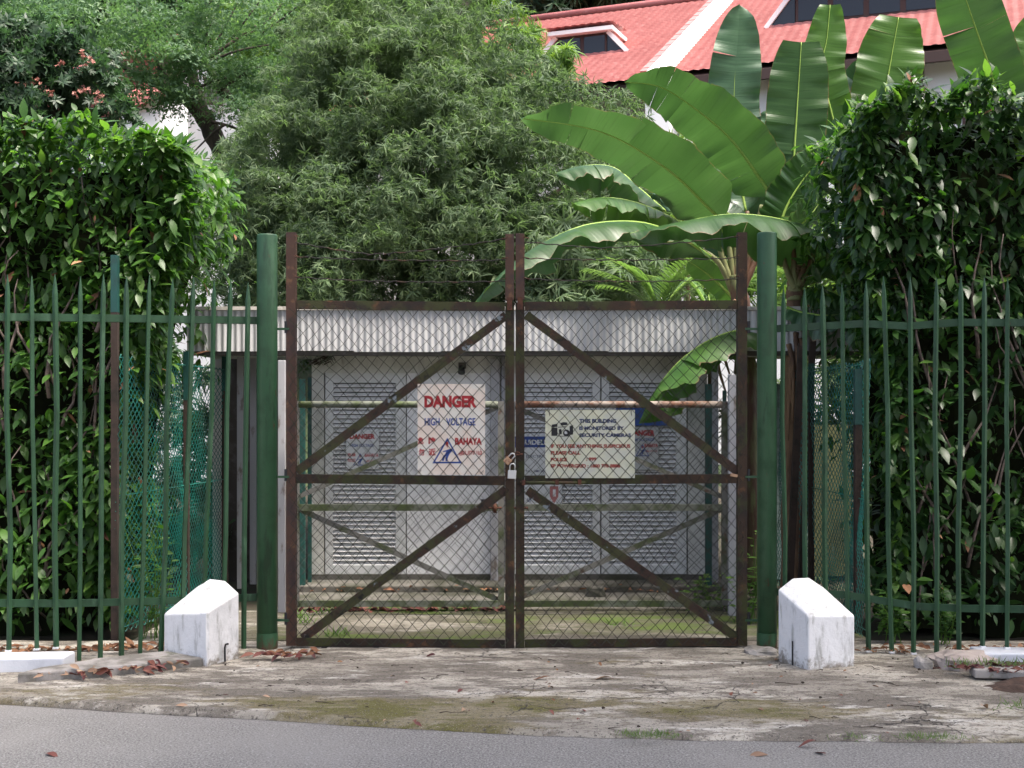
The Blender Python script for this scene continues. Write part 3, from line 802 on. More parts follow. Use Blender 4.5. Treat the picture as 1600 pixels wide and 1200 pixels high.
# ------------------------------------------------------------------ signs on the gate
def board(name, label, px0, px1, py0, py1, Y, mat, cat="sign", thick=0.004):
    a = P(px0, py1, Y); b = P(px1, py0, Y)
    t = root(name, ((a[0] + b[0]) / 2, Y, a[2]), label, cat)
    MB().box(a[0], b[0], Y, Y + thick, a[2], b[2]).build("board", mat, t)
    return t
def letters(t, body, px0, px1, py0, py1, Y, mat, bold=0.0, name="lettering", lift=0.0015):
    a = P(px0, py1, Y); b = P(px1, py0, Y)
    return text_part(name, body, a[0], b[0], a[2], b[2], Y - lift, mat, t, bold)
def flat_poly(t, name, pts, Y, mat, lift=0.0015, thick=0.001):
    return MB().prism([P(x, y, Y - lift) for x, y in pts], (0, thick, 0)).build(name, mat, t)
def danger_art(t, ox, oy, k, Y, small=False):
    """warning triangle with a struck figure; ox, oy the triangle's top, k the scale"""
    Q = lambda pts: [(ox + x * k, oy + y * k) for x, y in pts]
    out = [(0, 0), (22.5, 40), (-23.5, 40)]; inn = [(0, 4.5), (18.6, 37.4), (-19.4, 37.4)]
    for i in range(3):
        j = (i + 1) % 3
        flat_poly(t, "triangle_edge", Q([out[i], out[j], inn[j], inn[i]]), Y, MT['ink_blue'])
    flat_poly(t, "bolt", Q([(-2, 6.5), (0.5, 6), (2.2, 10), (1.0, 10), (0.3, 16), (-2.2, 11), (-3.5, 12)]), Y, MT['ink_red'])
    flat_poly(t, "figure", Q([(7, 18), (5, 17), (-2, 19.5), (-7.5, 21), (-6.5, 22.2), (-1.5, 21.6), (-4, 26), (-7.5, 30), (-8.5, 36), (-5.5, 36), (-4.6, 31), (-1.6, 28.4), (-3, 32), (-2.8, 36.6), (0, 36.6), (0.4, 32), (3, 26), (6.5, 21.6), (8.4, 20)]), Y, MT['ink_blue'], 0.0017)
YS = YG - 0.020
s1 = board("danger_sign", "cream danger high voltage board wired to the rusty gate mesh", 652.5, 758, 600, 742, YS, MT['sign_cream'])
letters(s1, "DANGER", 663, 745, 618, 637, YS, MT['ink_red'], 0.035)
letters(s1, "HIGH", 663.5, 687, 653, 665, YS, MT['ink_blue'], 0.015)
letters(s1, "VOLTAGE", 697, 743, 653, 665, YS, MT['ink_blue'], 0.015)
letters(s1, "危", 653, 662, 683, 694, YS, MT['ink_red'], 0.02)
letters(s1, "險", 669.5, 681, 683, 694, YS, MT['ink_red'], 0.02)
letters(s1, "勿", 654, 663, 700.5, 712, YS, MT['ink_red'], 0.02)
letters(s1, "近", 669.5, 681, 700.5, 712, YS, MT['ink_red'], 0.02)
letters(s1, "BAHAYA", 711, 753, 684, 695, YS, MT['ink_red'], 0.03)
letters(s1, "அபாயம்", 717, 753, 701.5, 712, YS, MT['ink_red'], 0.01)
danger_art(s1, 699, 684, 1.0, YS)
for px, py in ((656, 604), (754, 604), (656, 737), (753, 738)):
    c = P(px, py, YS)
    MB().tube([c + np.array((-0.008, -0.012, -0.01)), c + np.array((0, -0.004, 0)), c + np.array((0.012, -0.014, 0.014))], 0.0022, 4).build("wire_tie", MT['dark_metal'], s1)
s2 = board("security_sign", "pale green tinted notice about security cameras wired to the gate", 852, 992, 640.5, 747, YS, MT['sign_pale'])
letters(s2, "THIS BUILDING", 905, 963, 654.5, 661, YS, MT['ink_navy'], 0.03)
letters(s2, "IS MONITORED BY", 905, 975, 666, 672, YS, MT['ink_navy'], 0.03)
letters(s2, "SECURITY CAMERAS", 905, 986, 677, 683, YS, MT['ink_navy'], 0.03)
letters(s2, "IF YOU SEE ANYTHING SUSPICIOUS", 860.5, 985, 694, 700, YS, MT['ink_brown_red'], 0.03)
letters(s2, "PLEASE CALL", 860.5, 907, 704.5, 710.5, YS, MT['ink_brown_red'], 0.03)
letters(s2, "POLICE", 860.5, 886, 715, 721, YS, MT['ink_brown_red'], 0.03)
letters(s2, ": 999", 916, 932, 714.5, 720.5, YS, MT['ink_brown_red'], 0.03)
letters(s2, "SP POWERGRID : 1800 778 8888", 860.5, 969, 725, 731, YS, MT['ink_brown_red'], 0.03)
# the printed picture of a camera
flat_poly(s2, "camera_body", [(861.5, 668), (871, 668), (871, 681), (861.5, 681)], YS, MT['ink_black'])
flat_poly(s2, "camera_body", [(890, 666), (895.5, 664), (895.5, 679), (890, 680)], YS, MT['ink_black'])
flat_poly(s2, "camera_top", [(862, 663.5), (871, 662), (871, 667), (862, 667.5)], YS, MT['ink_black'])
flat_poly(s2, "camera_finder", [(876, 661), (880, 659.5), (886, 660), (887, 664), (876, 665)], YS, MT['ink_black'])
flat_poly(s2, "camera_line", [(871, 681), (890, 681), (890, 682), (871, 682)], YS, MT['ink_black'])
flat_poly(s2, "camera_line", [(872, 667), (884, 666), (884, 667.2), (872, 668.2)], YS, MT['ink_black'])
flat_poly(s2, "camera_line", [(873, 671), (877, 670), (878, 678), (874, 679)], YS, MT['ink_black'])
ring = [(885 + 5.4 * math.cos(a), 676.5 + 5.4 * math.sin(a)) for a in np.linspace(0, 2 * math.pi, 20, endpoint=False)]
flat_poly(s2, "camera_lens", ring, YS, MT['ink_black'], 0.002)
ring = [(884.3 + 2.6 * math.cos(a), 675.8 + 2.6 * math.sin(a)) for a in np.linspace(0, 2 * math.pi, 14, endpoint=False)]
flat_poly(s2, "camera_lens_glint", ring, YS, MT['sign_grey'], 0.0024)
for px, py in ((858, 645), (986, 645)):
    c = P(px, py, YS)
    MB().tube([c + np.array((0.0, -0.010, 0.025)), c, c + np.array((0.004, -0.012, -0.02))], 0.0022, 4).build("wire_tie", MT['dark_metal'], s2)

# padlocks and chain at the meeting stiles
def padlock(label, px, py, w, h, roll, mat, Y):
    c = P(px, py, Y)
    t = root("padlock", c, label, "padlock", "padlocks on the gate chain")
    rot = Matrix.Rotation(roll, 3, 'Y')
    m = MB().box(-w/2, w/2, -0.014, 0.014, -h/2, h/2)
    m.v = [tuple(np.array(rot @ Vector(v)) + c) for v in m.v]
    m.build("body", mat, t, bevel=0.005)
    pts = [(-w*0.3, 0, h/2 - 0.004)] + [(-w*0.3 * math.cos(a), 0, h/2 + 0.028 + w*0.3 * math.sin(a)) for a in np.linspace(0, math.pi, 9)] + [(w*0.3, 0, h/2 - 0.004)]
    MB().tube([np.array(rot @ Vector(p)) + c for p in pts], 0.0048, 8).build("shackle", MT['steel'], t, True)
padlock("shiny silver padlock hanging between the two gate leaves", 800, 741.5, 0.060, 0.062, 0.06, MT['steel'], YG - 0.075)
padlock("tilted brassy padlock hanging above the silver one", 793, 720, 0.050, 0.046, 0.75, MT['brass'], YG - 0.070)
ch = root("gate_chain", P(803, 715, YG - 0.05), "short rusty chain joining the two gate leaves at the padlocks", "chain")
for k in range(6):
    c = P(794 + k * 3.6, 714 + 3 * math.sin(k * 1.2) - k * 0.6, YG - 0.055 - 0.006 * (k % 2))
    pts = []
    for a in np.linspace(0, 2 * math.pi, 13):
        v = np.array((0.017 * math.cos(a), 0.0, 0.010 * math.sin(a)))
        if k % 2: v = np.array((v[0], v[2], v[0] * 0.2))
        pts.append(c + v)
    MB().tube(pts, 0.0042, 6, cap=False).build("chain_link", MT['rust'], ch, True)

# ------------------------------------------------------------------ substation behind the gates
YW, YF = 11.4, 10.9
def X(px, Y): return (px - 800) * Y / F
def Z(py, Y): return EYE + (HOR - py) * Y / F
st = root("substation_building", (0, 12.4, 0.1), "low pale grey electrical substation with louvred doors and corrugated fascia", "building")
zf = 0.115
xw0, xw1 = X(487, YW), X(1105, YW)
zt = Z(557, YW)
# front wall pieces round the door openings
wall = MB()
dl0, dl1, dr0, dr1 = X(506, YW), X(768, YW), X(801, YW), X(1075, YW)
ztop, zbot = Z(583, YW), Z(897, YW)
wall.box(xw0, dl0, YW, YW + 0.2, -0.1, zt)
wall.box(dl1, dr0, YW, YW + 0.2, -0.1, zt)
wall.box(dr1, xw1, YW, YW + 0.2, -0.1, zt)
wall.box(dl0, dl1, YW, YW + 0.2, ztop, zt)
wall.box(dr0, dr1, YW, YW + 0.2, ztop, zt)
wall.build("front_wall", MT['station_wall'], st)
MB().box(xw0, xw0 + 0.15, YW + 0.2, 15.5, -0.1, zt).build("side_wall", MT['station_wall'], st)
MB().box(xw1 - 0.15, xw1, YW + 0.2, 15.5, -0.1, zt).build("side_wall", MT['station_wall'], st)
MB().box(xw0, xw1, 15.5, 15.7, -0.1, zt).build("rear_wall", MT['station_wall'], st)
MB().box(xw0 - 0.02, xw1 + 0.02, YW - 0.02, YW + 0.19, -0.1, zbot - 0.002).build("plinth", MT['plinth'], st)
# soffit, dark gap beam and flat roof
zfb, zft = Z(549, YF), Z(484, YF)
xf0, xf1 = X(292, YF), X(1350, YF)
MB().box(xf0, xf1, YF + 0.03, YW + 0.6, zt + 0.004, zt + 0.05).build("soffit", MT['station_wall'], st)
MB().box(xf0, xf1, YF + 0.02, YF + 0.10, zfb - 0.035, zfb + 0.02).build("edge_beam", MT['trim_dark'], st)
MB().box(xf0, xf1, YF + 0.04, 15.9, zft - 0.10, zft - 0.02).build("roof", MT['roof_sheet'], st)
# fascia: corrugated sheets, each a piece of its own
pitch = 0.058; nsheet = 8
edges = np.linspace(xf0, xf1, nsheet + 1)
for k in range(nsheet):
    xs = np.arange(edges[k] - (0.02 if k else 0), edges[k + 1] + 0.001, pitch / 8)
    V = []; n = len(xs)
    dy = -0.0035 if k % 2 else 0.0
    dz = 0.006 * math.sin(k * 2.2)
    for x in xs:
        y = YF + 0.0065 * math.cos(2 * math.pi * x / pitch) + dy
        V += [(x, y, zfb + dz), (x, y, zft)]
    Fc = [(2*i, 2*i + 2, 2*i + 3, 2*i + 1) for i in range(n - 1)]
    part_fast("fascia_sheet", V, Fc, MT['fascia'], st, True)
MB().box(xf0 - 0.01, xf1 + 0.01, YF - 0.025, YF + 0.06, zft - 0.004, zft + 0.028).build("fascia_cap", MT['fascia_cap'], st)
# louvred doors
def louvre_door(a, b, oa, ob, lab=None):
    x0, x1 = X(a, YW), X(b, YW); o0, o1 = X(oa, YW), X(ob, YW)
    lt, lbm = Z(598, YW), Z(884, YW)
    d = MB()
    y0, y1 = YW + 0.012, YW + 0.06
    d.box(x0, o0, y0, y1, zbot, ztop); d.box(o1, x1, y0, y1, zbot, ztop)
    d.box(o0, o1, y0, y1, lt, ztop); d.box(o0, o1, y0, y1, zbot, lbm)
    door = d.build("louvred_door", MT['door_paint'], st)
    MB().box(o0, o1, YW + 0.075, YW + 0.085, lbm, lt).build("backing", MT['louvre_dark'], door)  # dark sheet put in as the shadow lines between the slats
    n = 41
    p = (lt - lbm) / n
    # one slat mesh shared by all
    w = o1 - o0
    V = [(0, 0.0, 0.0), (w, 0.0, 0.0), (w, 0.040, p * 0.70), (0, 0.040, p * 0.70), (0, 0.0, -0.006), (w, 0.0, -0.006), (w, 0.044, p * 0.62), (0, 0.044, p * 0.62)]
    me = bpy.data.meshes.new("slat"); me.from_pydata(V, [], [(0,1,2,3),(4,7,6,5),(0,4,5,1),(3,2,6,7),(0,3,7,4),(1,5,6,2)]); me.update()
    me.materials.append(MT['slat_paint'])
    base = wloc(door)
    for k in range(n):
        s = bpy.data.objects.new("slat", me); scene.collection.objects.link(s)
        s.parent = door
        s.location = np.array((o0, YW + 0.020 + 0.0015 * math.sin(k * 5.1), lbm + k * p + 0.006)) - base
    return door
louvre_door(508, 634, 520, 618)
louvre_door(803, 938, 818, 926)
louvre_door(940, 1073, 952, 1057)
pd = MB().box(X(635.5, YW), X(766, YW), YW + 0.010, YW + 0.055, zbot, ztop).build("panel_door", MT['panel_white'], st)
MB().box(X(752, YW), X(758, YW), YW - 0.02, YW + 0.0095, Z(800, YW), Z(780, YW)).build("handle", MT['dark_metal'], pd)
MB().box(X(766.5, YW), X(781, YW), YW - 0.09, YW - 0.002, 0.02, Z(561, YW)).build("pilaster", MT['post_white'], st, bevel=0.006)
MB().tube([(X(786, YW), YW - 0.05, 0.02), (X(786, YW), YW - 0.05, zt)], 0.018, 10).build("drain_pipe", MT['post_white'], st, True)
lt_ = MB().box(X(717, YW), X(728, YW), YW - 0.10, YW - 0.002, Z(576, YW), Z(567, YW)).build("wall_light", MT['trim_dark'], st)
MB().tube([(X(722, YW), YW - 0.09, Z(574, YW)), (X(722, YW), YW - 0.13, Z(583, YW))], 0.025, 10, 0.035).build("lamp_head", MT['dark_metal'], lt_)
# nest of dirt under the soffit
m = MB()
for k in range(16):
    c = np.array((X(505 + 14 * math.sin(k * 2.3), YW), YW - 0.05 - 0.02 * (k % 4), zt - 0.02 - 0.025 * (k % 3)))
    m.tube([c - (0.04, 0, 0.01), c + (0.02, 0.01, 0.02), c + (0.05, -0.02, -0.02)], 0.008, 5, 0.002)
m.build("nest", MT['twig'], st)
# steps in front
tag(MB().box(X(440, 10.9), X(1150, 10.9), 10.95, YW - 0.021, -0.1, 0.115).build("upper_step", MT['plinth'], bevel=0.012), kind='structure')
tag(MB().box(X(430, 10.4), X(1165, 10.4), 10.48, 10.949, -0.1, 0.058).build("lower_step", MT['plinth'], bevel=0.012), kind='structure')
tag(MB().box(X(430, 10.3), X(1165, 10.3), 10.262, 10.40, -0.1, 0.012).build("drain_kerb", MT['yard']), kind='structure')
tag(MB().box(X(430, 10.3), X(1165, 10.3), 10.251, 10.262, -0.1, -0.03).build("drain_slot", MT['dark_metal']), kind='structure')

# small things on the building front
sA = board("danger_notice", "small faded danger notice on the left louvred door", 541, 592, 672, 733, YW - 0.004, MT['sign_white'])
letters(sA, "DANGER", 546.5, 586, 678, 686, YW - 0.004, MT['ink_red'], 0.03)
letters(sA, "HIGH VOLTAGE", 547, 584, 693.5, 698.5, YW - 0.004, MT['ink_blue'], 0.015)
letters(sA, "危險", 543, 556, 708, 713.5, YW - 0.004, MT['ink_red'], 0.01)
letters(sA, "勿近", 543, 556, 716.5, 722, YW - 0.004, MT['ink_red'], 0.01)
letters(sA, "BAHAYA", 570, 591.5, 708.5, 714, YW - 0.004, MT['ink_red'], 0.02)
letters(sA, "அபாயம்", 572, 591, 717, 722, YW - 0.004, MT['ink_red'], 0.0)
danger_art(sA, 563, 708, 0.48, YW - 0.004)
sB = board("danger_notice", "grey danger notice on the right louvred door, half hidden behind the camera notice", 978, 1029, 668, 734, YW - 0.004, MT['sign_grey'])
letters(sB, "DANGER", 984, 1023, 672, 681, YW - 0.004, MT['ink_red'], 0.03)
letters(sB, "HIGH VOLTAGE", 984, 1022, 684.5, 689.5, YW - 0.004, MT['ink_blue'], 0.015)
letters(sB, "BAHAYA", 1007, 1028, 693, 699, YW - 0.004, MT['ink_red'], 0.02)
letters(sB, "அபாயம்", 1009, 1027, 702, 707, YW - 0.004, MT['ink_red'], 0.0)
danger_art(sB, 1004, 694, 0.47, YW - 0.004)
sC = board("number_plate", "blue enamel plate with white figures on the right louvred door", 962, 1048, 637, 665, YW - 0.004, MT['blue_plate'])
letters(sC, "1001", 1007, 1025, 645, 651, YW - 0.004, MT['sign_white'], 0.01)
sD = board("notice_poster", "white poster with a blue headline band on the double louvred door", 804, 878, 679, 788, YW - 0.004, MT['sign_white'])
flat_poly(sD, "headline_band", [(804.5, 682), (877.5, 682), (877.5, 699), (804.5, 699)], YW - 0.004, MT['ink_blue'])
letters(sD, "GUIDELINES", 812, 872, 687, 695, YW - 0.004, MT['sign_white'], 0.02, lift=0.004)
letters(sD, "ELECTRICAL", 822, 862, 711, 715, YW - 0.004, MT['ink_navy'], 0.0)
letters(sD, "NO SMOKING", 822, 862, 734, 738, YW - 0.004, MT['ink_navy'], 0.0)
letters(sD, "ur", 824, 831, 778, 784, YW - 0.004, MT['ink_blue'], 0.0)

# ------------------------------------------------------------------ inner gate, low and rusty
YI = 10.05
def inner_leaf(label, xo, xi, sgn):
    t = root("inner_gate_leaf", (X((xo + xi) / 2, YI), YI, 0.05), label, "gate", "leaves of the low inner gate")
    q = lambda px, py, dy=0.0: np.array((X(px, YI), YI + dy, Z(py, YI)))
    MB().angle(q(xo, 946), q(xo, 627), 0.05, 0.006, side=sgn).build("hinge_stile", MT['old_steel'], t)
    MB().angle(q(xi, 946), q(xi, 627), 0.05, 0.006, side=-sgn).build("meeting_stile", MT['old_steel'], t)
    a, b = xo + sgn * 5, xi - sgn * 5
    MB().tube([q(a, 632), q(b, 632)], 0.028, 10).build("top_rail", MT['rusty_pipe'] if sgn < 0 else MT['old_steel_moss'], t, True)
    MB().beam(q(a, 793), q(b, 793), 0.054, 0.03).build("middle_rail", MT['old_steel_moss'], t)
    MB().beam(q(a, 943), q(b, 943), 0.05, 0.03).build("bottom_rail", MT['old_steel_moss'], t)
    MB().beam(q(a, 776, 0.03), q(b, 636, 0.03), 0.04, 0.006).build("brace", MT['old_steel'], t)
    MB().beam(q(a, 796, 0.03), q(b, 938, 0.03), 0.045, 0.006).build("brace", MT['old_steel'], t)
    p0 = q(min(xo, xi), 943)
    chain_link("chain_link_mesh", lambda u, v: (p0[0] + u, YI - 0.03, p0[2] + v), abs(X(xi, YI) - X(xo, YI)), Z(634, YI) - p0[2], 0.085, 0.09, 0.0019, MT['wire_pale'] if sgn > 0 else MT['wire'], t, 0.006, 20 + sgn)
    # bolt across at mid height
    c = q(xi - sgn * 10, 793, -0.04)
    MB().tube([c - np.array((0.08 * sgn, 0, 0)), c + np.array((0.06 * sgn, 0, 0))], 0.009, 8).build("bolt", MT['rust'], t, True)
    MB().tube([c + np.array((0, -0.012, -0.04)), c + np.array((0, -0.012, 0.04))], 0.018, 8).build("bolt_knob", MT['rust'], t, True)
    return t
inner_leaf("left leaf of the low mossy inner gate behind the danger sign", 462, 783, 1)
inner_leaf("right leaf of the low rusty inner gate behind the camera notice", 1133, 800, -1)
for px0, px1, yt, yb, Y, mat, lab in (
        (435, 446, 563, 946, 10.2, 'post_white', "pale stained steel post just right of the left green pipe"),
        (1138, 1153, 585, 962, 10.0, 'post_white', "pale grey post carrying the inner gate beside the right green pipe"),
        (1112, 1122, 565, 915, 11.2, 'post_white', "thin pale post at the right corner of the substation"),
        (371, 381, 531, 905, 11.6, 'post_white', "pale post of the side shed seen between the left fence bars"),
        (391, 401, 515, 905, 11.9, 'post_white', "pale post right behind the left green pipe"),
        (1102, 1112, 600, 905, 11.0, 'teal_paint', "teal painted post at the right corner of the inner yard"),
        (1129, 1135, 610, 890, 10.9, 'teal_paint', "thin teal post left of the pale grey gate post"),
        (468, 477, 592, 905, 11.0, 'teal_paint', "light teal post left of the louvred doors"),
        (481, 487, 590, 905, 11.2, 'teal_paint', "dark teal post against the left wall end"),):
    Zb, Zt_ = Z(yb, Y), Z(yt, Y)
    w = X(px1, Y) - X(px0, Y)
    m = MB().beam((X((px0 + px1)/2, Y), Y, min(Zb, 0.0) if Y < 10.9 else 0.0), (X((px0 + px1)/2, Y), Y, Zt_), w, w * 0.8)
    o = m.build("yard_post", MT[mat], bevel=0.004)
    tag(o, lab, "post", "posts around the yard")
# leaning dark stake and weathered posts by the right netting
def stake(a, b, w, mat, lab):
    o = MB().beam(a, b, w, w).build("fence_stake", MT[mat])
    return tag(o, lab, "post", "stakes of the netting fences")
stake(np.array((X(1232, 10.4), 10.4, 0.0)), P(1252, 540, 10.4), 0.055, 'post_brown', "dark stake leaning beside the right green pipe")
stake(np.array((X(1250, 10.7), 10.7, 0.0)), P(1272, 490, 10.7), 0.05, 'post_brown', "dark upright stake left of the right netting")

# side netting fences running back from the palisade
def netting(label, p0, p1, z1, posts, seed):
    p0 = np.array(p0, float); p1 = np.array(p1, float)
    t = root("netting_fence", (*((p0 + p1) / 2), 0), label, "fence", "green netting fences beside the yard")
    L = np.linalg.norm(p1 - p0); d = (p1 - p0) / L
    nrm = np.array((d[1], -d[0]))
    def fn(u, v):
        w = 0.05 * math.sin(u * 2.1 + v * 0.7 + seed) + 0.03 * mnoise.noise(Vector((u * 2, v * 2, seed)))
        q = p0 + d * u + nrm * w
        return (q[0], q[1], 0.02 + v)
    chain_link("netting", fn, L, z1, 0.072, 0.062, 0.0036, MT['wire_green'], t, 0.006, seed)
    for u, w, hh in posts:
        q = p0 + d * u
        MB().box(q[0] - w, q[0] + w, q[1] - w, q[1] + w, -0.1, hh - 0.42).build("post", MT['post_brown'], t)
        MB().box(q[0] - w - 0.001, q[0] + w + 0.001, q[1] - w - 0.001, q[1] + w + 0.001, hh - 0.4199, hh).build("post_top", MT['teal_paint'], t)
    for v in (0.06, z1 * 0.5, z1 - 0.02):
        MB().tube([np.array((*(p0 + d * u), v)) for u in np.linspace(0, L, 12)], 0.004, 4).build("line_wire", MT['wire_green'], t)
    return t
netting("teal wire netting fence tangled with vines left of the yard", (-2.93, 8.95), (-2.70, 11.5), 2.1, ((0.02, 0.024, 2.83), (1.5, 0.022, 2.2), (2.52, 0.026, 2.3)), 31)
netting("teal wire netting fence right of the yard below the banana leaves", (2.62, 8.95), (2.58, 11.6), 2.05, ((0.25, 0.026, 2.0), (1.6, 0.022, 2.1)), 43)
# yellowish board and pale sheet seen through the netting
tag(MB().box(X(1268, 12.2), X(1330, 12.2), 12.2, 12.22, Z(900, 12.2), Z(664, 12.2)).build("timber_board", layered("timber_board", (0.13, 0.14, 0.065), [((0.08, 0.095, 0.05), 5, 0.45, 0.65, (1, 1, 0.2))], rough=0.8)), "yellowish green board standing behind the right netting", "board")
tag(MB().box(X(1185, 12.0), X(1262, 12.0), 12.0, 12.03, Z(905, 12.0), Z(600, 12.0)).build("sheet_panel", layered("sheet_panel", (0.24, 0.32, 0.32), [((0.14, 0.20, 0.19), 4, 0.45, 0.65, (1, 1, 3))], rough=0.7)), "pale teal sheet panel behind the right green pipe", "panel")
# side shed on the left
sh = root("side_shed", (X(365, 12.5), 12.5, 0), "pale side shed with a thin sloping roof seen through the left fence bars", "shed")
MB().box(X(332, 12.2), X(350, 12.2), 12.2, 12.25, -0.1, Z(515, 12.2)).build("wall_panel", MT['house_wall'], sh)
MB().box(X(350.5, 12.9), X(440, 12.9), 12.9, 12.95, -0.1, Z(540, 12.9)).build("back_wall", MT['trim_dark'], sh)  # dark colour stands in for the shade between the posts
MB().prism([P(308, 512, 11.7), P(402, 522, 11.7), P(402, 527, 11.7), P(308, 519, 11.7)], (0, 1.6, 0.05)).build("roof_sheet", layered("shed_roof", (0.42, 0.34, 0.31), [((0.2, 0.3, 0.27), 6, 0.5, 0.62)], rough=0.8), sh)
MB().prism([P(308, 519.5, 11.72), P(402, 527.5, 11.72), P(402, 531, 11.72), P(308, 525, 11.72)], (0, 0.08, 0.0)).build("edge_batten", MT['trim_dark'], sh)

# ------------------------------------------------------------------ kerbs, low white walls, broken slabs
def slab(poly, z0, z1, name, mat, bev=0.012, jag=0.0):
    pts = []
    n = len(poly)
    for i in range(n):
        a, b = np.array(poly[i]), np.array(poly[(i + 1) % n])
        k = max(1, int(np.linalg.norm(b - a) / 0.12)) if jag else 1
        for j in range(k):
            p = a + (b - a) * j / k
            p = p + jag * np.array((mnoise.noise(Vector((p[0]*9, p[1]*9, 1))), mnoise.noise(Vector((p[0]*9, p[1]*9, 7)))))
            pts.append((p[0], p[1], z0))
    return MB().prism(pts, (0, 0, z1 - z0)).build(name, mat, bevel=bev)
wl_ = slab([(-6.2, 7.55), (-2.90, 7.86), (-2.90, 8.08), (-6.2, 7.78)], -0.12, 0.085, "white_kerb_wall", MT['white_wall'], 0.012)
tag(wl_, "low white painted kerb wall under the left palisade fence", "wall")
wr_ = slab([(3.12, 8.06), (6.0, 7.75), (6.0, 7.98), (3.12, 8.30)], -0.12, 0.075, "white_kerb_wall", MT['white_wall'], 0.012)
tag(wr_, "low white painted kerb wall under the right palisade fence", "wall")
ks = slab([(-3.07, 7.54), (-2.62, 7.69), (-2.04, 8.03), (-2.34, 8.26), (-2.72, 8.02), (-2.86, 7.85), (-3.0, 7.72)], -0.08, 0.052, "kerb_slab", MT['concrete'], 0.014, 0.012)
tag(ks, "weathered concrete kerb slab leading up to the left white block", "kerb")
def rock(name, c, sx, sy, sz, seed, mat, lab, cat):
    m = MB(); n1, n2 = 9, 14
    V = []
    for i in range(n1 + 1):
        th = math.pi * i / n1
        for j in range(n2):
            ph = 2 * math.pi * j / n2
            d = np.array((math.sin(th) * math.cos(ph), math.sin(th) * math.sin(ph), math.cos(th)))
            d = np.sign(d) * np.abs(d) ** 0.6
            q = 1 + 0.25 * mnoise.noise(Vector(d * 1.7) + Vector((seed, 0, 0))) + 0.08 * mnoise.noise(Vector(d * 5) + Vector((0, seed, 0)))
            V.append(np.array(c) + d * q * np.array((sx, sy, sz)))
    Fc = [(i*n2 + j, (i+1)*n2 + j, (i+1)*n2 + (j+1) % n2, i*n2 + (j+1) % n2) for i in range(n1) for j in range(n2)]
    return tag(m.add(V, Fc).build(name, mat), lab, cat)
MT['pink_stone'] = layered("pink_stone", (0.42, 0.36, 0.32), [((0.26, 0.22, 0.20), 8, 0.45, 0.65)], rough=0.9, bump=0.4, bscale=50)
rock("broken_slab", (2.98, 8.02, 0.01), 0.20, 0.16, 0.075, 3.3, MT['pink_stone'], "broken pinkish concrete lump under the right palisade fence", "rock")
rock("broken_slab", (2.70, 7.98, -0.01), 0.055, 0.06, 0.07, 5.1, MT['concrete'], "small grey stone wedged beside the pinkish concrete lump", "rock")
ks2 = slab([(2.90, 7.62), (3.55, 7.50), (5.5, 7.25), (5.5, 7.5), (3.6, 7.72), (2.92, 7.76)], 0.0, 0.055, "kerb_slab", MT['concrete'], 0.010, 0.02)
tag(ks2, "undercut concrete kerb slab over bare soil at the right edge", "kerb")
rock("foot_mound", (X(1192, 8.4), 8.46, -0.02), 0.12, 0.10, 0.06, 9.2, MT['concrete'], "lump of mortar at the foot of the right green pipe", "mortar")
rock("yard_stone", (X(930, 10.8), 10.72, 0.09), 0.085, 0.06, 0.06, 2.2, MT['plinth'], "round dark stone resting on the step before the louvred doors", "rock")
def mound(name, cx, cy, rx, ry, h, lab, mat):
    V = []; n1, n2 = 22, 70
    for i in range(n1 + 1):
        for j in range(n2):
            r = i / n1; a = 2 * math.pi * j / n2
            rr = r * (1 + 0.22 * mnoise.noise(Vector((math.cos(a) * 2, math.sin(a) * 2, cx))))
            z = h * (1 - r ** 1.6) + (0.05 * mnoise.noise(Vector((rr * math.cos(a) * 7, rr * math.sin(a) * 3, cy))) + 0.03 * mnoise.noise(Vector((rr * math.cos(a) * 22, rr * math.sin(a) * 9, cy)))) * (1 - r ** 3) - 0.04
            V.append((cx + rx * rr * math.cos(a), cy + ry * rr * math.sin(a), z))
    Fc = [(i*n2 + j, (i+1)*n2 + j, (i+1)*n2 + (j+1) % n2, i*n2 + (j+1) % n2) for i in range(n1) for j in range(n2)]
    o = MB().add(V, Fc).build(name, mat, smooth=True)
    return tag(o, lab, "soil", kind='structure')
mound("soil_bank", 3.85, 7.46, 1.15, 0.36, 0.13, "bare brown soil under the kerb slab", MT['soil'])
mound("soil_bank", 3.9, 8.0, 1.2, 0.28, 0.09, "bare soil between kerb and fence", MT['soil'])

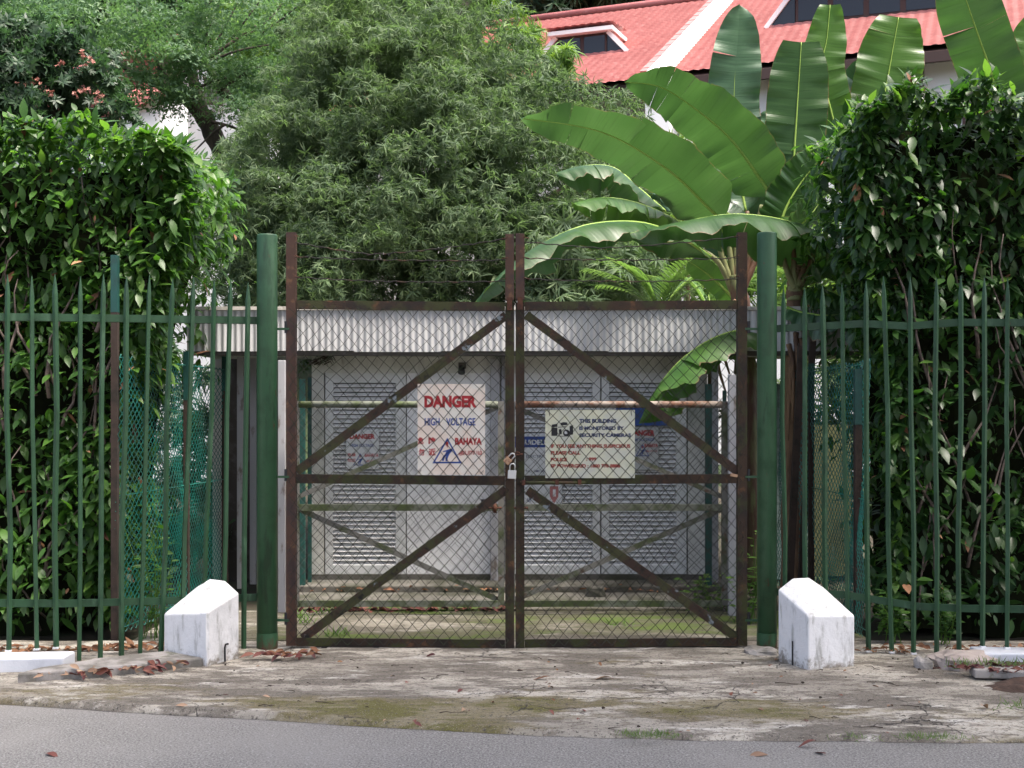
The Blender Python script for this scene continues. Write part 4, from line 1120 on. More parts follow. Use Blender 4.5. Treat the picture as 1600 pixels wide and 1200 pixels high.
# ------------------------------------------------------------------ leaf scattering
def unit(a): return a / (np.linalg.norm(a, axis=-1, keepdims=True) + 1e-9)
def frames(axis, normal):
    """rows of right, axis, normal -> (n,3,3) with columns x=right, y=axis, z=normal"""
    y = unit(axis); z = normal - y * np.sum(normal * y, axis=1, keepdims=True); z = unit(z); x = np.cross(y, z)
    return np.stack([x, y, z], axis=2)
def scatter(tv, tf, pos, M, scale):
    """template verts and faces copied to every frame -> V, F"""
    tv = np.asarray(tv, float); tf = np.asarray(tf, int)
    V = np.einsum('nij,kj->nki', M * scale[:, None, None], tv) + pos[:, None, :]
    n, k = len(pos), len(tv)
    Fc = tf[None] + (np.arange(n) * k)[:, None, None]
    return V.reshape(-1, 3), Fc.reshape(-1, tf.shape[1])
def broad_leaf(width=0.40, fold=0.10, droop=0.16):
    """pointed oval leaf one unit long along +y, folded on its midrib, curled down at the tip; 12 quads"""
    ts = [0.0, 0.16, 0.36, 0.58, 0.80, 1.0]; ws = [0.03, 0.30, 0.48, 0.46, 0.24, 0.012]
    V = []; Fc = []
    for t, w in zip(ts, ws):
        w = w * width; z = -droop * t * t
        V += [(-w, t, z + fold * w * 1.6), (0, t, z), (w, t, z + fold * w * 1.6)]
    for i in range(5):
        b = i * 3
        Fc += [(b, b + 1, b + 4, b + 3), (b + 1, b + 2, b + 5, b + 4)]
    return np.array(V), np.array(Fc)
def narrow_leaf(width=0.15, droop=0.35, ts=(0.0, 0.3, 0.65, 1.0), ws=(0.25, 0.95, 0.8, 0.05)):
    V = []; Fc = []
    for t, w in zip(ts, ws):
        V += [(-w * width / 2, t, -droop * t * t), (w * width / 2, t, -droop * t * t)]
    for i in range(len(ts) - 1): Fc.append((2*i, 2*i + 1, 2*i + 3, 2*i + 2))
    return np.array(V), np.array(Fc)
def whorl(n, width, droop, tilt, seed, fine=False):
    """a tuft of narrow leaves fanning from one point, pointing to +z, drooping"""
    rr = np.random.default_rng(seed); lv, lf = narrow_leaf(width, droop, (0.0, 0.45, 1.0), (0.3, 1.0, 0.06)) if fine else narrow_leaf(width, droop)
    V = []; Fc = []
    for k in range(n):
        a = 2 * math.pi * k / n + rr.uniform(-0.3, 0.3); el = tilt + rr.uniform(-0.45, 0.45); s = rr.uniform(0.65, 1.1)
        d = np.array((math.cos(a) * math.cos(el), math.sin(a) * math.cos(el), math.sin(el)))
        up = np.array((-math.cos(a) * math.sin(el), -math.sin(a) * math.sin(el), math.cos(el)))
        x = np.cross(d, up)
        b = len(V)
        for p in lv: V.append(s * (x * p[0] + d * p[1] + up * p[2]))
        Fc += [tuple(i + b for i in q) for q in lf]
    return np.array(V), np.array(Fc)

# ------------------------------------------------------------------ hedges
LEAFV, LEAFF = broad_leaf()
LEAF_MESH = {}
def leaf_mesh(mat):
    if mat not in LEAF_MESH:
        me = fast_mesh("leaf", LEAFV, LEAFF, True); me.materials.append(MT[mat]); LEAF_MESH[mat] = me
    return LEAF_MESH[mat]
def nz(p, s, o): return mnoise.noise(Vector((p[0] * s + o, p[1] * s - o, p[2] * s + 2 * o)))

def hedge(name, label, side, prof, xfar, top, yfront, yback, mat, nf, ns, nt_, seed):
    """prof(z): x of the face towards the yard; side -1 = left hedge, +1 = right hedge"""
    rng = np.random.default_rng(seed)
    t = root(name, ((prof(1.0) + xfar) / 2, (yfront + yback) / 2, -0.1), label, "hedge", "tall leafy hedges beside the gate")
    sgn = -side                                 # outward x of the yard face
    pos = []; out = []
    def put(p, n, depth):
        g = nz(p, 1.7, seed) * 0.16 + nz(p, 4.5, seed + 3) * 0.06
        p = p + n * (g - depth)
        pos.append(p); out.append(n)
    for k in range(nf):                          # front
        z = rng.uniform(0.02, 1) * top(0); x0 = prof(z)
        x = x0 + (xfar - x0) * rng.uniform(0, 1) ** 1.15
        z = min(z, top(x) - 0.05)
        if z < 2.3 and rng.random() < 0.62 and nz((x, 3.0, z), 1.5, seed) < 0.12: continue
        put(np.array((x, yfront, z)), np.array((0.15 * sgn * max(0, 1 - abs(x - x0) / 0.5), -1, 0.0)), rng.exponential(0.11))
    for k in range(ns):                          # the face towards the yard
        z = rng.uniform(0.02, 1) * top(prof(2)); y = rng.uniform(yfront, yback) if rng.random() < 0.35 else yfront + rng.exponential(0.45)
        if z < 2.0 and rng.random() < (0.5 if y < 10.1 else 0.85): continue
        put(np.array((prof(z), y, z)), np.array((sgn, -0.25, 0.0)), rng.exponential(0.09))
    for k in range(nt_):                         # top
        x = prof(3.5) + (xfar - prof(3.5)) * rng.uniform(0, 1); y = rng.uniform(yfront - 0.05, yback)
        if rng.random() < 0.5: y = yfront - 0.05 + rng.exponential(0.35)
        put(np.array((x, y, top(x))), np.array((0.1 * sgn, -0.1, 1.0)), rng.exponential(0.07))
    pos = np.array(pos); out = unit(np.array(out)); n = len(pos)
    rnd = rng.normal(size=(n, 3))
    down = np.array((0, 0, -1.0)); upv = np.array((0, 0, 1.0))
    istop = (out[:, 2] > 0.6)[:, None]
    axis = np.where(istop, out * 0.22 + rnd * 0.6 + np.array((0, -0.25, 0)), out * 0.40 + down * 0.55 + rnd * 0.72)
    nrm = np.where(istop, upv * 0.8 + rnd * 0.45 - np.array((0, 0.5, 0)), out * 0.75 + upv * 0.6 + rnd * 0.55)
    Mx = frames(axis, nrm)
    sc = 0.05 + 0.13 * rng.random(n) ** 1.25
    sc[rng.random(n) < 0.12] *= 0.7
    # young bright leaves near the top and along the edge
    young = (rng.random(n) < np.where(istop[:, 0], 0.34, 0.06)) | ((np.abs(pos[:, 0] - np.array([prof(z) for z in pos[:, 2]])) < 0.12) & (rng.random(n) < 0.16))
    dead = (~young) & (rng.random(n) < 0.010)
    vis = (pos[:, 1] < yfront + 0.12) & (pos[:, 0] * side > 0) & (np.abs(pos[:, 0]) < 3.85)
    pix = sc * np.abs(np.sum(Mx[:, :, 2] * np.array((0, -1, 0)), axis=1)) * np.where(vis, 1, 0) / pos[:, 1]
    pick = np.argsort(-pix)[:290]
    ispick = np.zeros(n, bool); ispick[pick] = True
    base = wloc(t)
    core_mat = MT['hedge_shade']
    for i in pick:
        m = 'leaf_young' if young[i] else ('leaf_dead' if dead[i] else mat)
        o = bpy.data.objects.new("leaf", leaf_mesh(m)); scene.collection.objects.link(o)
        o.parent = t
        o.matrix_local = Matrix.Translation(Vector(pos[i] - base)) @ Matrix([list(r) for r in Mx[i] * sc[i]]).to_4x4()
    for sel, m in ((~young & ~dead, mat), (young, 'leaf_young'), (dead, 'leaf_dead')):
        s = sel & ~ispick
        V, Fc = scatter(LEAFV, LEAFF, pos[s], Mx[s], sc[s])
        part_fast("leaves", V, Fc, MT[m], t, True, 'stuff')
    # solid near-black core: the hedge's inner shade put into its colour
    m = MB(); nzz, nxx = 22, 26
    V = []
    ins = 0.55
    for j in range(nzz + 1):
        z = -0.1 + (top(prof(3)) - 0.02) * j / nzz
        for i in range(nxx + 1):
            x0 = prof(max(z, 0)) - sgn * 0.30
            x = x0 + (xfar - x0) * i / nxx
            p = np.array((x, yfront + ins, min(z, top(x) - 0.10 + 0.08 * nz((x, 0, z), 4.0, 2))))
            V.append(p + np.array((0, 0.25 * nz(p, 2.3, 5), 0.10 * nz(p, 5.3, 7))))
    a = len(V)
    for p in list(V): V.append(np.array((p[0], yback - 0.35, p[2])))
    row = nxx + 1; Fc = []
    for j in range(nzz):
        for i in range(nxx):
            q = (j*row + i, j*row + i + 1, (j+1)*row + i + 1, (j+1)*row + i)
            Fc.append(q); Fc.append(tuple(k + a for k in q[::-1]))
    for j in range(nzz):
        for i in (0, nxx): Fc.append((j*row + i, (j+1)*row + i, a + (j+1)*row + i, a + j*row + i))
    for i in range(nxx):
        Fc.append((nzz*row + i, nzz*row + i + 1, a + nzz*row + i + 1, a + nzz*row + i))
    m.add(V, Fc).build("shade_core", MT['hedge_shade'], t)
    # bare stems
    for k in range(44):
        z0 = rng.uniform(0.0, 2.4); x0 = prof(z0); x = x0 + (xfar - x0) * rng.uniform(0.02, 0.75)
        L = rng.uniform(0.5, 1.3); lean = rng.uniform(-0.35, 0.35)
        pts = [np.array((x + lean * q + 0.05 * math.sin(q * 5 + k), yfront + rng.uniform(0.02, 0.10) + 0.05 * math.sin(q * 4 + k), z0 + L * q)) for q in np.linspace(0, 1, 8)]
        MB().tube(pts, rng.uniform(0.007, 0.019), 6, 0.004).build("stem", MT['vine_bark'], t, True)
    return t

zl = [0, 1.4, 1.9, 2.4, 2.9, 3.3, 3.6, 3.85]
xl = [-3.0, -2.96, -2.86, -2.78, -2.64, -2.50, -2.52, -2.75]
profL = lambda z: float(np.interp(z, zl, xl))
topL = lambda x: 3.88 - 0.18 * max(0.0, min(1.0, (x + 3.0) / 0.8)) + 0.05 * math.sin(x * 5.0) + 0.04 * math.sin(x * 13)
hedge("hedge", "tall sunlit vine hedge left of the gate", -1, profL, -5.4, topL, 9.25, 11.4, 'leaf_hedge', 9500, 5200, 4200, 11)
zr = [0, 1.2, 1.8, 2.4, 2.8, 3.2, 3.8, 4.05]
xr = [2.88, 2.84, 2.82, 2.76, 2.66, 2.60, 2.58, 2.74]
profR = lambda z: float(np.interp(z, zr, xr))
topR = lambda x: 4.10 + 0.05 * math.sin(x * 4.0 + 1) + 0.04 * math.sin(x * 11)
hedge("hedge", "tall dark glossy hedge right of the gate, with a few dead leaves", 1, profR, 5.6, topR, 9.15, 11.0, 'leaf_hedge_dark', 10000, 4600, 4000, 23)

# ------------------------------------------------------------------ trees with clumped crowns
def crown(t, lobes, tuft, size, mat, seed, sub_r=0.42, sub_n=34, per=15, flat=1.0, back=0.35, name="crown"):
    """lobes: (centre, radius). Tufts sit on sub-clumps, the sub-clumps on the lobes."""
    rng = np.random.default_rng(seed)
    pos = []; nor = []
    for c, r in lobes:
        c = np.array(c, float)
        ns = max(6, int(sub_n * r * r))
        for k in range(ns):
            d = rng.normal(size=3); d /= np.linalg.norm(d)
            if d[1] > 0.25 and rng.random() > back: continue
            rr = r * (0.72 + 0.34 * rng.random())
            q = c + d * rr * np.array((1, 1, flat))
            sr = sub_r * rng.uniform(0.6, 1.25)
            dd = rng.normal(size=(per, 3)) * rng.uniform(0.7, 1.2) + d * 0.9 + np.array((0, 0, 0.55)); dd = unit(dd)
            pos.append(q + dd * sr * rng.uniform(0.55, 1.0, (per, 1)) * np.array((1.15, 1.15, 0.75 * flat)))
            nor.append(dd)
    pos = np.concatenate(pos); nor = np.concatenate(nor); n = len(pos)
    up = unit(nor * 0.6 + np.array((0, 0, 0.4)) + rng.normal(size=(n, 3)) * 0.5)
    Mx = frames(rng.normal(size=(n, 3)), up)
    sc = size * rng.uniform(0.7, 1.2, n)
    V, Fc = scatter(tuft[0], tuft[1], pos, Mx, sc)
    return part_fast(name, V, Fc, MT[mat], t, True, 'stuff'), pos
def branch(pts, r0, r1, k=10):
    """smooth curve through points"""
    pts = [np.array(p, float) for p in pts]
    out = []
    n = len(pts)
    for i in range(n - 1):
        p0, p1, p2, p3 = pts[max(i-1, 0)], pts[i], pts[i+1], pts[min(i+2, n-1)]
        for s in np.linspace(0, 1, k, endpoint=False):
            out.append(0.5 * ((2*p1) + (-p0+p2)*s + (2*p0-5*p1+4*p2-p3)*s*s + (-p0+3*p1-3*p2+p3)*s**3))
    out.append(pts[-1]); m = len(out)
    rad = [r0 + (r1 - r0) * i / (m - 1) for i in range(m)]
    rad = [r * (1 + 0.06 * math.sin(i * 1.7)) for i, r in enumerate(rad)]
    return out, rad
def limb(t, name, pts, r0, r1, mat='bark', n=9):
    o, r = branch(pts, r0, r1)
    return MB().tube(o, r, n).build(name, MT[mat], t, True)

TUFT = whorl(12, 0.13, 0.5, 0.15, 3)
TUFF = whorl(9, 0.17, 0.55, 0.0, 6, True)
ct = root("leafy_tree", P(640, 800, 17.5) * (1, 1, 0), "big grey green tree filling the middle above the substation roof", "tree", "trees behind the substation")
L = [(595, 100, 17.2, 1.05), (530, 205, 16.9, 0.95), (610, 200, 16.4, 1.3), (690, 125, 17.2, 1.15), (760, 245, 16.3, 1.1), (785, 160, 16.9, 0.7), (850, 225, 16.9, 0.8), (910, 265, 16.8, 0.75), (960, 235, 17.6, 0.5),
     (520, 330, 16.1, 1.25), (660, 330, 15.9, 1.3), (800, 345, 16.0, 1.15), (430, 355, 16.4, 0.75), (450, 275, 17.0, 0.6), (465, 435, 16.0, 0.9), (580, 440, 15.7, 1.0), (710, 430, 15.8, 1.0), (820, 440, 15.9, 0.85), (900, 360, 16.4, 0.9),
     (545, 45, 18.2, 0.85), (630, 20, 18.4, 1.1), (390, 435, 16.2, 0.65), (890, 430, 16.0, 0.7), (960, 330, 17.0, 0.7), (1010, 265, 18.0, 0.4)]
crown(ct, [(P(a, b, c), r) for a, b, c, r in L], TUFF, 0.108, 'leaf_tree', 5, sub_n=40, per=42, sub_r=0.42)
L2 = [(480, 300, 18.0, 1.1), (620, 260, 18.2, 1.4), (750, 250, 18.2, 1.1), (560, 140, 18.4, 1.0), (690, 130, 18.4, 0.9), (450, 400, 17.6, 0.9), (850, 310, 18.0, 0.8), (600, 390, 17.6, 1.3), (760, 390, 17.6, 1.1), (900, 400, 17.6, 0.7), (790, 170, 17.8, 0.5), (850, 240, 17.8, 0.5)]
crown(ct, [(P(a, b, c), r) for a, b, c, r in L2], TUFF, 0.17, 'leaf_tree', 6, sub_n=24, per=24, sub_r=0.5, name="inner_crown")
limb(ct, "trunk", [P(640, 800, 17.5) * (1, 1, 0), P(640, 520, 17.4), P(650, 380, 17.3), P(640, 250, 17.4)], 0.30, 0.14)
for pts in ([(648, 400), (560, 300), (480, 220)], [(648, 390), (740, 280), (800, 180)], [(642, 300), (600, 180), (590, 80)], [(645, 330), (820, 330), (930, 250)], [(644, 430), (520, 390), (420, 330)]):
    limb(ct, "branch", [P(x, y, 17.2) for x, y in pts], 0.10, 0.03)

# undergrowth beneath and right of the big tree
sb = root("leafy_shrub", P(930, 470, 15.0) * (1, 1, 0), "light green shrub between the big tree and the banana plants", "shrub")
crown(sb, [(P(890, 400, 15.2), 0.55), (P(930, 440, 14.8), 0.5), (P(860, 450, 15.0), 0.5), (P(960, 400, 15.8), 0.5), (P(1010, 420, 16.0), 0.45), (P(985, 460, 15.5), 0.4)], TUFT, 0.2, 'leaf_tree', 77, sub_n=60, per=12)
limb(sb, "trunk", [P(930, 470, 15.0) * (1, 1, 0), P(928, 450, 15.0), P(920, 420, 15.0)], 0.05, 0.02)
sb2 = root("leafy_shrub", P(1060, 430, 19.0) * (1, 1, 0), "pale sunlit bush far behind the banana stems", "shrub")
crown(sb2, [(P(1020, 330, 20.0), 1.0), (P(1090, 380, 19.0), 0.9), (P(1050, 440, 18.0), 0.8), (P(1150, 430, 18.5), 0.9), (P(1230, 430, 18.5), 1.0), (P(1290, 400, 19), 1.0)], TUFT, 0.22, 'leaf_bright', 78, sub_n=34, per=11)
limb(sb2, "trunk", [P(1060, 430, 19.0) * (1, 1, 0), P(1060, 430, 19.0)], 0.08, 0.04)

sb3 = root("leafy_shrub", (-4.2, 13.6, 0), "shaded shrub behind the left netting fence", "shrub")
crown(sb3, [((-4.6, 13.6, 0.9), 0.7), ((-3.9, 13.4, 0.7), 0.6), ((-4.2, 13.6, 1.8), 0.6), ((-3.6, 13.3, 1.6), 0.45), ((-5.0, 13.8, 1.9), 0.6), ((-3.35, 13.2, 0.6), 0.4)], TUFT, 0.2, 'leaf_shrub', 79, sub_n=60, per=14)
limb(sb3, "trunk", [(-4.2, 13.6, -0.1), (-4.2, 13.6, 0.8), (-4.1, 13.5, 1.5)], 0.05, 0.02)
sb4 = root("leafy_shrub", (3.6, 13.4, 0), "shaded shrub behind the right netting fence", "shrub")
crown(sb4, [((3.2, 13.4, 1.6), 0.5), ((3.7, 13.5, 1.8), 0.6), ((4.2, 13.3, 1.2), 0.6), ((3.4, 13.5, 0.6), 0.5), ((4.5, 13.6, 2.0), 0.6)], TUFT, 0.2, 'leaf_tree', 80, sub_n=60, per=14)
limb(sb4, "trunk", [(3.6, 13.4, -0.1), (3.6, 13.4, 0.8), (3.7, 13.4, 1.5)], 0.05, 0.02)

# feathery rain tree on the left with its leaning dark trunk
def spray(seed, n=22):
    rr = np.random.default_rng(seed); V = []; Fc = []
    for k in range(n):
        a = rr.uniform(0, 2 * math.pi); r = rr.uniform(0.1, 1.0) ** 0.7
        c = np.array((r * math.cos(a), r * math.sin(a), -0.18 * r * r + rr.uniform(-0.05, 0.05)))
        b = rr.uniform(0, math.pi); d = np.array((math.cos(b), math.sin(b), rr.uniform(-0.3, 0.3))) * 0.17; w = np.array((-math.sin(b), math.cos(b), 0)) * 0.05
        i = len(V); V += [c - d, c - w, c + d, c + w]; Fc.append((i, i+1, i+2, i+3))
    return np.array(V), np.array(Fc)
SPR = spray(4)
ft = root("rain_tree", P(330, 210, 21) * (1, 1, 0), "feathery tree with a dark leaning trunk at the upper left", "tree", "trees behind the substation")
pads = [(60, 12, 20, 1.6), (170, 20, 20.5, 1.5), (290, 14, 21, 1.4), (390, 30, 21, 1.3), (110, 45, 19.6, 1.0), (225, 55, 20.2, 0.9), (330, 70, 20.5, 0.75), (400, 95, 21.5, 0.9), (20, 50, 19.5, 1.1), (300, 62, 22, 0.8), (440, 60, 22.5, 1.0), (380, 150, 22.5, 0.7), (240, 88, 19.8, 0.35), (330, 115, 20.8, 0.38), (360, 128, 20.6, 0.42), (300, 98, 20.2, 0.34), (395, 150, 20.8, 0.42), (205, 78, 20.0, 0.4), (280, 60, 20.0, 0.5), (355, 172, 20.4, 0.3), (255, 128, 20.2, 0.22), (292, 158, 20.2, 0.24), (225, 150, 20.0, 0.2), (420, 120, 21.0, 0.5), (420, 10, 20.5, 1.3)]
crown(ft, [(P(a, b, c), r) for a, b, c, r in pads], SPR, 0.25, 'leaf_feather', 15, sub_r=0.45, sub_n=10, per=11, flat=0.24, back=0.5)
tp = lambda pts, Y: [P(x, y, Y) for x, y in pts]
limb(ft, "trunk", [P(420, 900, 21) * (1, 1, 0), P(372, 330, 21), P(330, 205, 21), P(296, 155, 21), P(263, 122, 21), P(252, 95, 21)], 0.21, 0.09, n=12)
limb(ft, "branch", tp([(300, 160), (240, 125), (205, 112), (150, 60)], 20.9), 0.13, 0.04)
limb(ft, "branch", tp([(262, 122), (258, 85), (236, 40), (232, -10)], 21), 0.10, 0.05)
limb(ft, "branch", tp([(268, 134), (300, 108), (345, 78), (400, 40)], 20.8), 0.055, 0.02, 'vine_bark')
limb(ft, "branch", tp([(262, 110), (275, 75), (300, 40), (330, 0)], 21.1), 0.05, 0.02)
limb(ft, "branch", tp([(318, 185), (306, 140), (296, 110), (275, 75), (262, 40)], 21.6), 0.13, 0.05)
limb(ft, "branch", tp([(345, 140), (375, 165), (402, 180)], 21.5), 0.10, 0.06)
limb(ft, "branch", tp([(345, 140), (320, 100), (270, 60)], 21.6), 0.08, 0.03)
for k, (x0, y0, x1, y1) in enumerate(((275, 130, 330, 60), (300, 108, 420, 70), (262, 122, 180, 40), (345, 140, 420, 100), (285, 150, 370, 120), (330, 190, 400, 230), (350, 195, 300, 240))):
    limb(ft, "twig", tp([(x0, y0), ((x0 + x1) / 2 + 6, (y0 + y1) / 2 - 8), (x1, y1)], 20.6), 0.03, 0.01, n=6)
for k in range(9):
    a = (230 + 22 * k, 78 - 3 * k); b = (215 + 30 * k, 20 + 6 * math.sin(k * 2)); c = (205 + 36 * k, -20)
    limb(ft, "twig", tp([a, b, c], 20.8 + 0.1 * (k % 3)), 0.022, 0.008, n=5)

dt = root("flowering_tree", P(80, 500, 18.5) * (1, 1, 0), "dense dark tree with pinkish flower clusters at the upper left edge", "tree", "trees behind the substation")
dl = [(60, 110, 18.5, 0.75), (115, 105, 18.7, 0.5), (10, 130, 18.2, 0.85), (100, 150, 18.1, 0.7), (150, 135, 18.6, 0.36), (-40, 90, 18.5, 1.0), (40, 170, 18.0, 0.7), (172, 168, 18.8, 0.25), (140, 185, 18.2, 0.6), (-90, 150, 18.3, 1.1)]
TU2 = whorl(9, 0.30, 0.25, 0.4, 8)
_, cp = crown(dt, [(P(a, b, c), r) for a, b, c, r in dl], TU2, 0.13, 'leaf_shrub', 25, sub_r=0.30, sub_n=70, per=16)
limb(dt, "trunk", [P(80, 500, 18.5) * (1, 1, 0), P(80, 300, 18.5), P(85, 150, 18.5)], 0.14, 0.06)
FT = whorl(10, 0.5, 0.2, 0.6, 12)
for px, py in ((97, 98), (130, 84), (141, 96), (55, 126), (28, 137), (42, 140), (120, 145), (134, 141), (154, 147), (155, 160), (78, 147)):
    c = P(px, py, 17.55)
    n = 7
    pp = c + RNG.normal(size=(n, 3)) * 0.03
    V, Fc = scatter(FT[0], FT[1], pp, frames(RNG.normal(size=(n, 3)), np.tile((0, -0.6, 0.6), (n, 1)) + RNG.normal(size=(n, 3)) * 0.3), np.full(n, 0.042))
    part_fast("flower_cluster", V, Fc, MT['flower'], dt, True)

# more trees further back, closing the view
def far_tree(label, px, py, Y, lobes, mat, seed, size=0.4, trunk=0.25, sub=0.8, sn=9):
    t = root("background_tree", P(px, py, Y) * (1, 1, 0), label, "tree", "trees on the rise behind the houses")
    crown(t, [(P(a, b, Y + dy), r) for a, b, dy, r in lobes], TUFT, size, mat, seed, sub_r=sub, sub_n=sn, per=16)
    limb(t, "trunk", [P(px, py, Y) * (1, 1, 0), P(px, py, Y), P(px + 10, py - 80, Y)], trunk, trunk * 0.6)
    return t
far_tree("yellow green tree behind the leaning trunk", 400, 260, 25, [(385, 85, 0, 0.6), (395, 130, 0.5, 0.5), (430, 60, 1, 0.9), (430, 190, 0, 0.6), (450, 130, 0, 0.9), (370, 40, 1, 0.6)], 'leaf_bright', 31, 0.26, sub=0.4, sn=26)
far_tree("bright tree crown above the big tree, in front of the red roof", 760, 200, 22, [(775, 62, 0, 0.55), (715, 40, 0.5, 0.9), (830, 92, 0, 0.45), (650, 10, 1, 1.0), (795, 100, 0, 0.6), (850, 110, 0, 0.35)], 'leaf_bright', 32, 0.24, sub=0.34, sn=30)
far_tree("dark trees beyond the ridge of the red roof", 900, 100, 62, [(700, -10, 0, 5), (840, -30, 1, 5), (980, -60, 2, 5), (560, 0, 1, 5.5), (430, -20, 0, 5)], 'leaf_shrub', 33, 1.0, 0.5)
far_tree("shaded tree mass behind the left house", 120, 150, 42, [(60, 60, 0, 4), (180, 20, 1, 4), (300, 0, 0, 4), (-60, 120, 0, 4), (450, 40, 2, 4), (420, 140, 0, 3.4), (520, 120, 0, 4)], 'leaf_feather', 34, 0.8, 0.4)
limb(bpy.data.objects["background_tree.001"], "branch", [P(712, 48, 21), P(722, 15, 21), P(735, -10, 21)], 0.10, 0.08)
limb(bpy.data.objects["background_tree.001"], "branch", [P(712, 48, 21), P(685, 20, 21), P(665, -5, 21)], 0.07, 0.05)
# the wood on the hill
rng = np.random.default_rng(99); n = 5200
hx = rng.uniform(-75, 75, n); hv = rng.uniform(0.03, 1, n) ** 1.4
hy = 30 + 110 * hv
hz = -0.3 + 46 * hv ** 1.1 * 0.85 + rng.uniform(0, 4.5, n)
ok = ~((hy < 50) & (hx > -14) & (hx < 30)); hx, hy, hz = hx[ok], hy[ok], hz[ok]; n = len(hx)
V, Fc = scatter(TUFT[0], TUFT[1], np.stack([hx, hy, hz], 1), frames(rng.normal(size=(n, 3)), np.tile((0, -0.5, 0.8), (n, 1)) + rng.normal(size=(n, 3)) * 0.3), rng.uniform(1.2, 2.6, n))
wd = part_fast("hillside_wood", V, Fc, MT['leaf_shrub'], None, True, 'stuff')
tag(wd, "dense green wood covering the hill behind the houses", "wood")

# ------------------------------------------------------------------ banana plants
def banana_leaf(t, ctrl, W, nrm, mat='banana_leaf', fold=0.25, tears=(), seed=0, wave=0.03, asym=1.0, tipcut=0.0, droop=0.0, taper=0.62, tp=2.3):
    """ctrl: midrib points base->tip (world). nrm: rough direction of the blade's upper face. W full width."""
    rng = np.random.default_rng(seed)
    cur, _ = branch(ctrl, 1, 1, 12)
    cur = np.array(cur); n = 46
    seg = np.r_[0, np.cumsum(np.linalg.norm(np.diff(cur, axis=0), axis=1))]; Ltot = seg[-1]
    s = np.linspace(0, Ltot, n)
    pts = np.stack([np.interp(s, seg, cur[:, k]) for k in range(3)], 1)
    T = unit(np.gradient(pts, axis=0))
    N = np.tile(np.array(nrm, float), (n, 1)); N = unit(N - T * np.sum(N * T, axis=1, keepdims=True))
    S = np.cross(T, N)
    half = []
    for i in range(n):
        q = i / (n - 1)
        w = min(1, (q / 0.10 + 0.02)) ** 0.7 * (1 if q < taper else max(0.0, 1 - ((q - taper) / (1 - taper + tipcut)) ** tp) ** 0.6)
        half.append(W / 2 * max(w, 0.02))
    mcols = 7
    V = []; UV = []; Fc = []
    tear = {-1: set(), 1: set()}
    for sd, q in tears: tear[sd].add(int(q * (n - 1)))
    fine = {-1: set(int(x) for x in rng.uniform(5, n - 4, rng.integers(2, 6))), 1: set(int(x) for x in rng.uniform(5, n - 4, rng.integers(2, 6)))}
    for sd in (-1, 1):
        b0 = len(V); prev_rows = None
        rows = []
        lift = 0.0; liftdir = 0.0
        for i in range(n):
            def mk(extra):
                row = []
                for j in range(mcols):
                    u = j / (mcols - 1)
                    w = half[i] * u * (asym if sd > 0 else 1.0)
                    dn = math.sin(fold) * w + wave * (u ** 1.6) * math.sin(i * 0.55 + seed + sd) + 0.4 * wave * u * math.sin(i * 1.7 + 2 * seed) - droop * u * u * w + extra * u
                    shr = extra * 0.25 * u
                    p = pts[i] + S[i] * sd * w * math.cos(fold) + N[i] * dn + T[i] * (0.10 * w + shr)
                    row.append(len(V)); V.append(p); UV.append((u, s[i] / 1.0))
                return row
            if (i in tear[sd] or i in fine[sd]) and i > 0:
                rows.append(('end', mk(lift)))
                lift = rng.uniform(-0.11, 0.02) if i in tear[sd] else rng.uniform(-0.035, 0.012)
                rows.append(('start', mk(lift)))
            else:
                lift *= 0.93
                rows.append(('mid', mk(lift)))
        for (ka, ra), (kb, rb_) in zip(rows[:-1], rows[1:]):
            if ka == 'end' and kb == 'start': continue
            for j in range(mcols - 1):
                q = (ra[j], ra[j+1], rb_[j+1], rb_[j])
                Fc.append(q if sd > 0 else q[::-1])
    me = fast_mesh("banana_leaf", np.array(V) - wloc(t), np.array(Fc), True)
    uvl = me.uv_layers.new(name="UVMap")
    li = np.empty(len(me.loops), np.int32); me.loops.foreach_get("vertex_index", li)
    uvl.data.foreach_set("uv", np.array(UV, np.float32)[li].ravel())
    o = link("leaf", me, MT[mat], t)
    rad = [max(0.004, 0.017 * (1 - i / (n * 1.05))) for i in range(n)]
    MB().tube(pts - N * 0.006, rad, 6).build("midrib", MT['banana_rib'], o, True)
    return o
def banana_stem(t, pts, r0, r1, mat='banana_stem'):
    o, r = branch(pts, r0, r1)
    return MB().tube(o, r, 14).build("stem", MT[mat], t, True)
YB = 11.7
b1 = root("banana_plant", P(1160, 700, YB) * (1, 1, 0), "front banana plant whose long leaves arch left over the gate", "banana plant", "banana plants beside the substation")
B = lambda *c: [P(x, y, Y) for x, y, Y in c]
UPF = (0, -0.25, 1); BACK = (0.15, 0.85, 0.5); FRONT = (0, -0.9, 0.35)
# the long blade reaching left, seen from below
banana_leaf(b1, B((1128, 345, 11.6), (1105, 322, 11.5), (1040, 262, 11.3), (940, 206, 11.05), (812, 184, 10.8)), 0.66, (0.42, 0.80, 0.55), fold=0.12, tears=((1, 0.72), (-1, 0.8), (-1, 0.55), (1, 0.4), (-1, 0.9)), seed=1, wave=0.03, taper=0.3, tp=1.6)
banana_leaf(b1, B((1205, 305, 11.9), (1185, 275, 11.9), (1140, 215, 11.8), (1080, 165, 11.7), (1030, 135, 11.6), (976, 128, 11.5)), 0.66, (0.42, 0.82, 0.55), fold=0.10, tears=((1, 0.68), (1, 0.76), (1, 0.84), (-1, 0.74), (-1, 0.86)), seed=2, wave=0.03, taper=0.35, tp=1.8)
banana_leaf(b1, B((1165, 330, 12.1), (1150, 240, 12.2), (1147, 150, 12.2), (1153, 60, 12.2), (1156, 8, 12.2)), 0.52, FRONT, 'banana_cool', 0.10, tears=((1, 0.45), (-1, 0.62), (-1, 0.3)), seed=3, wave=0.03)
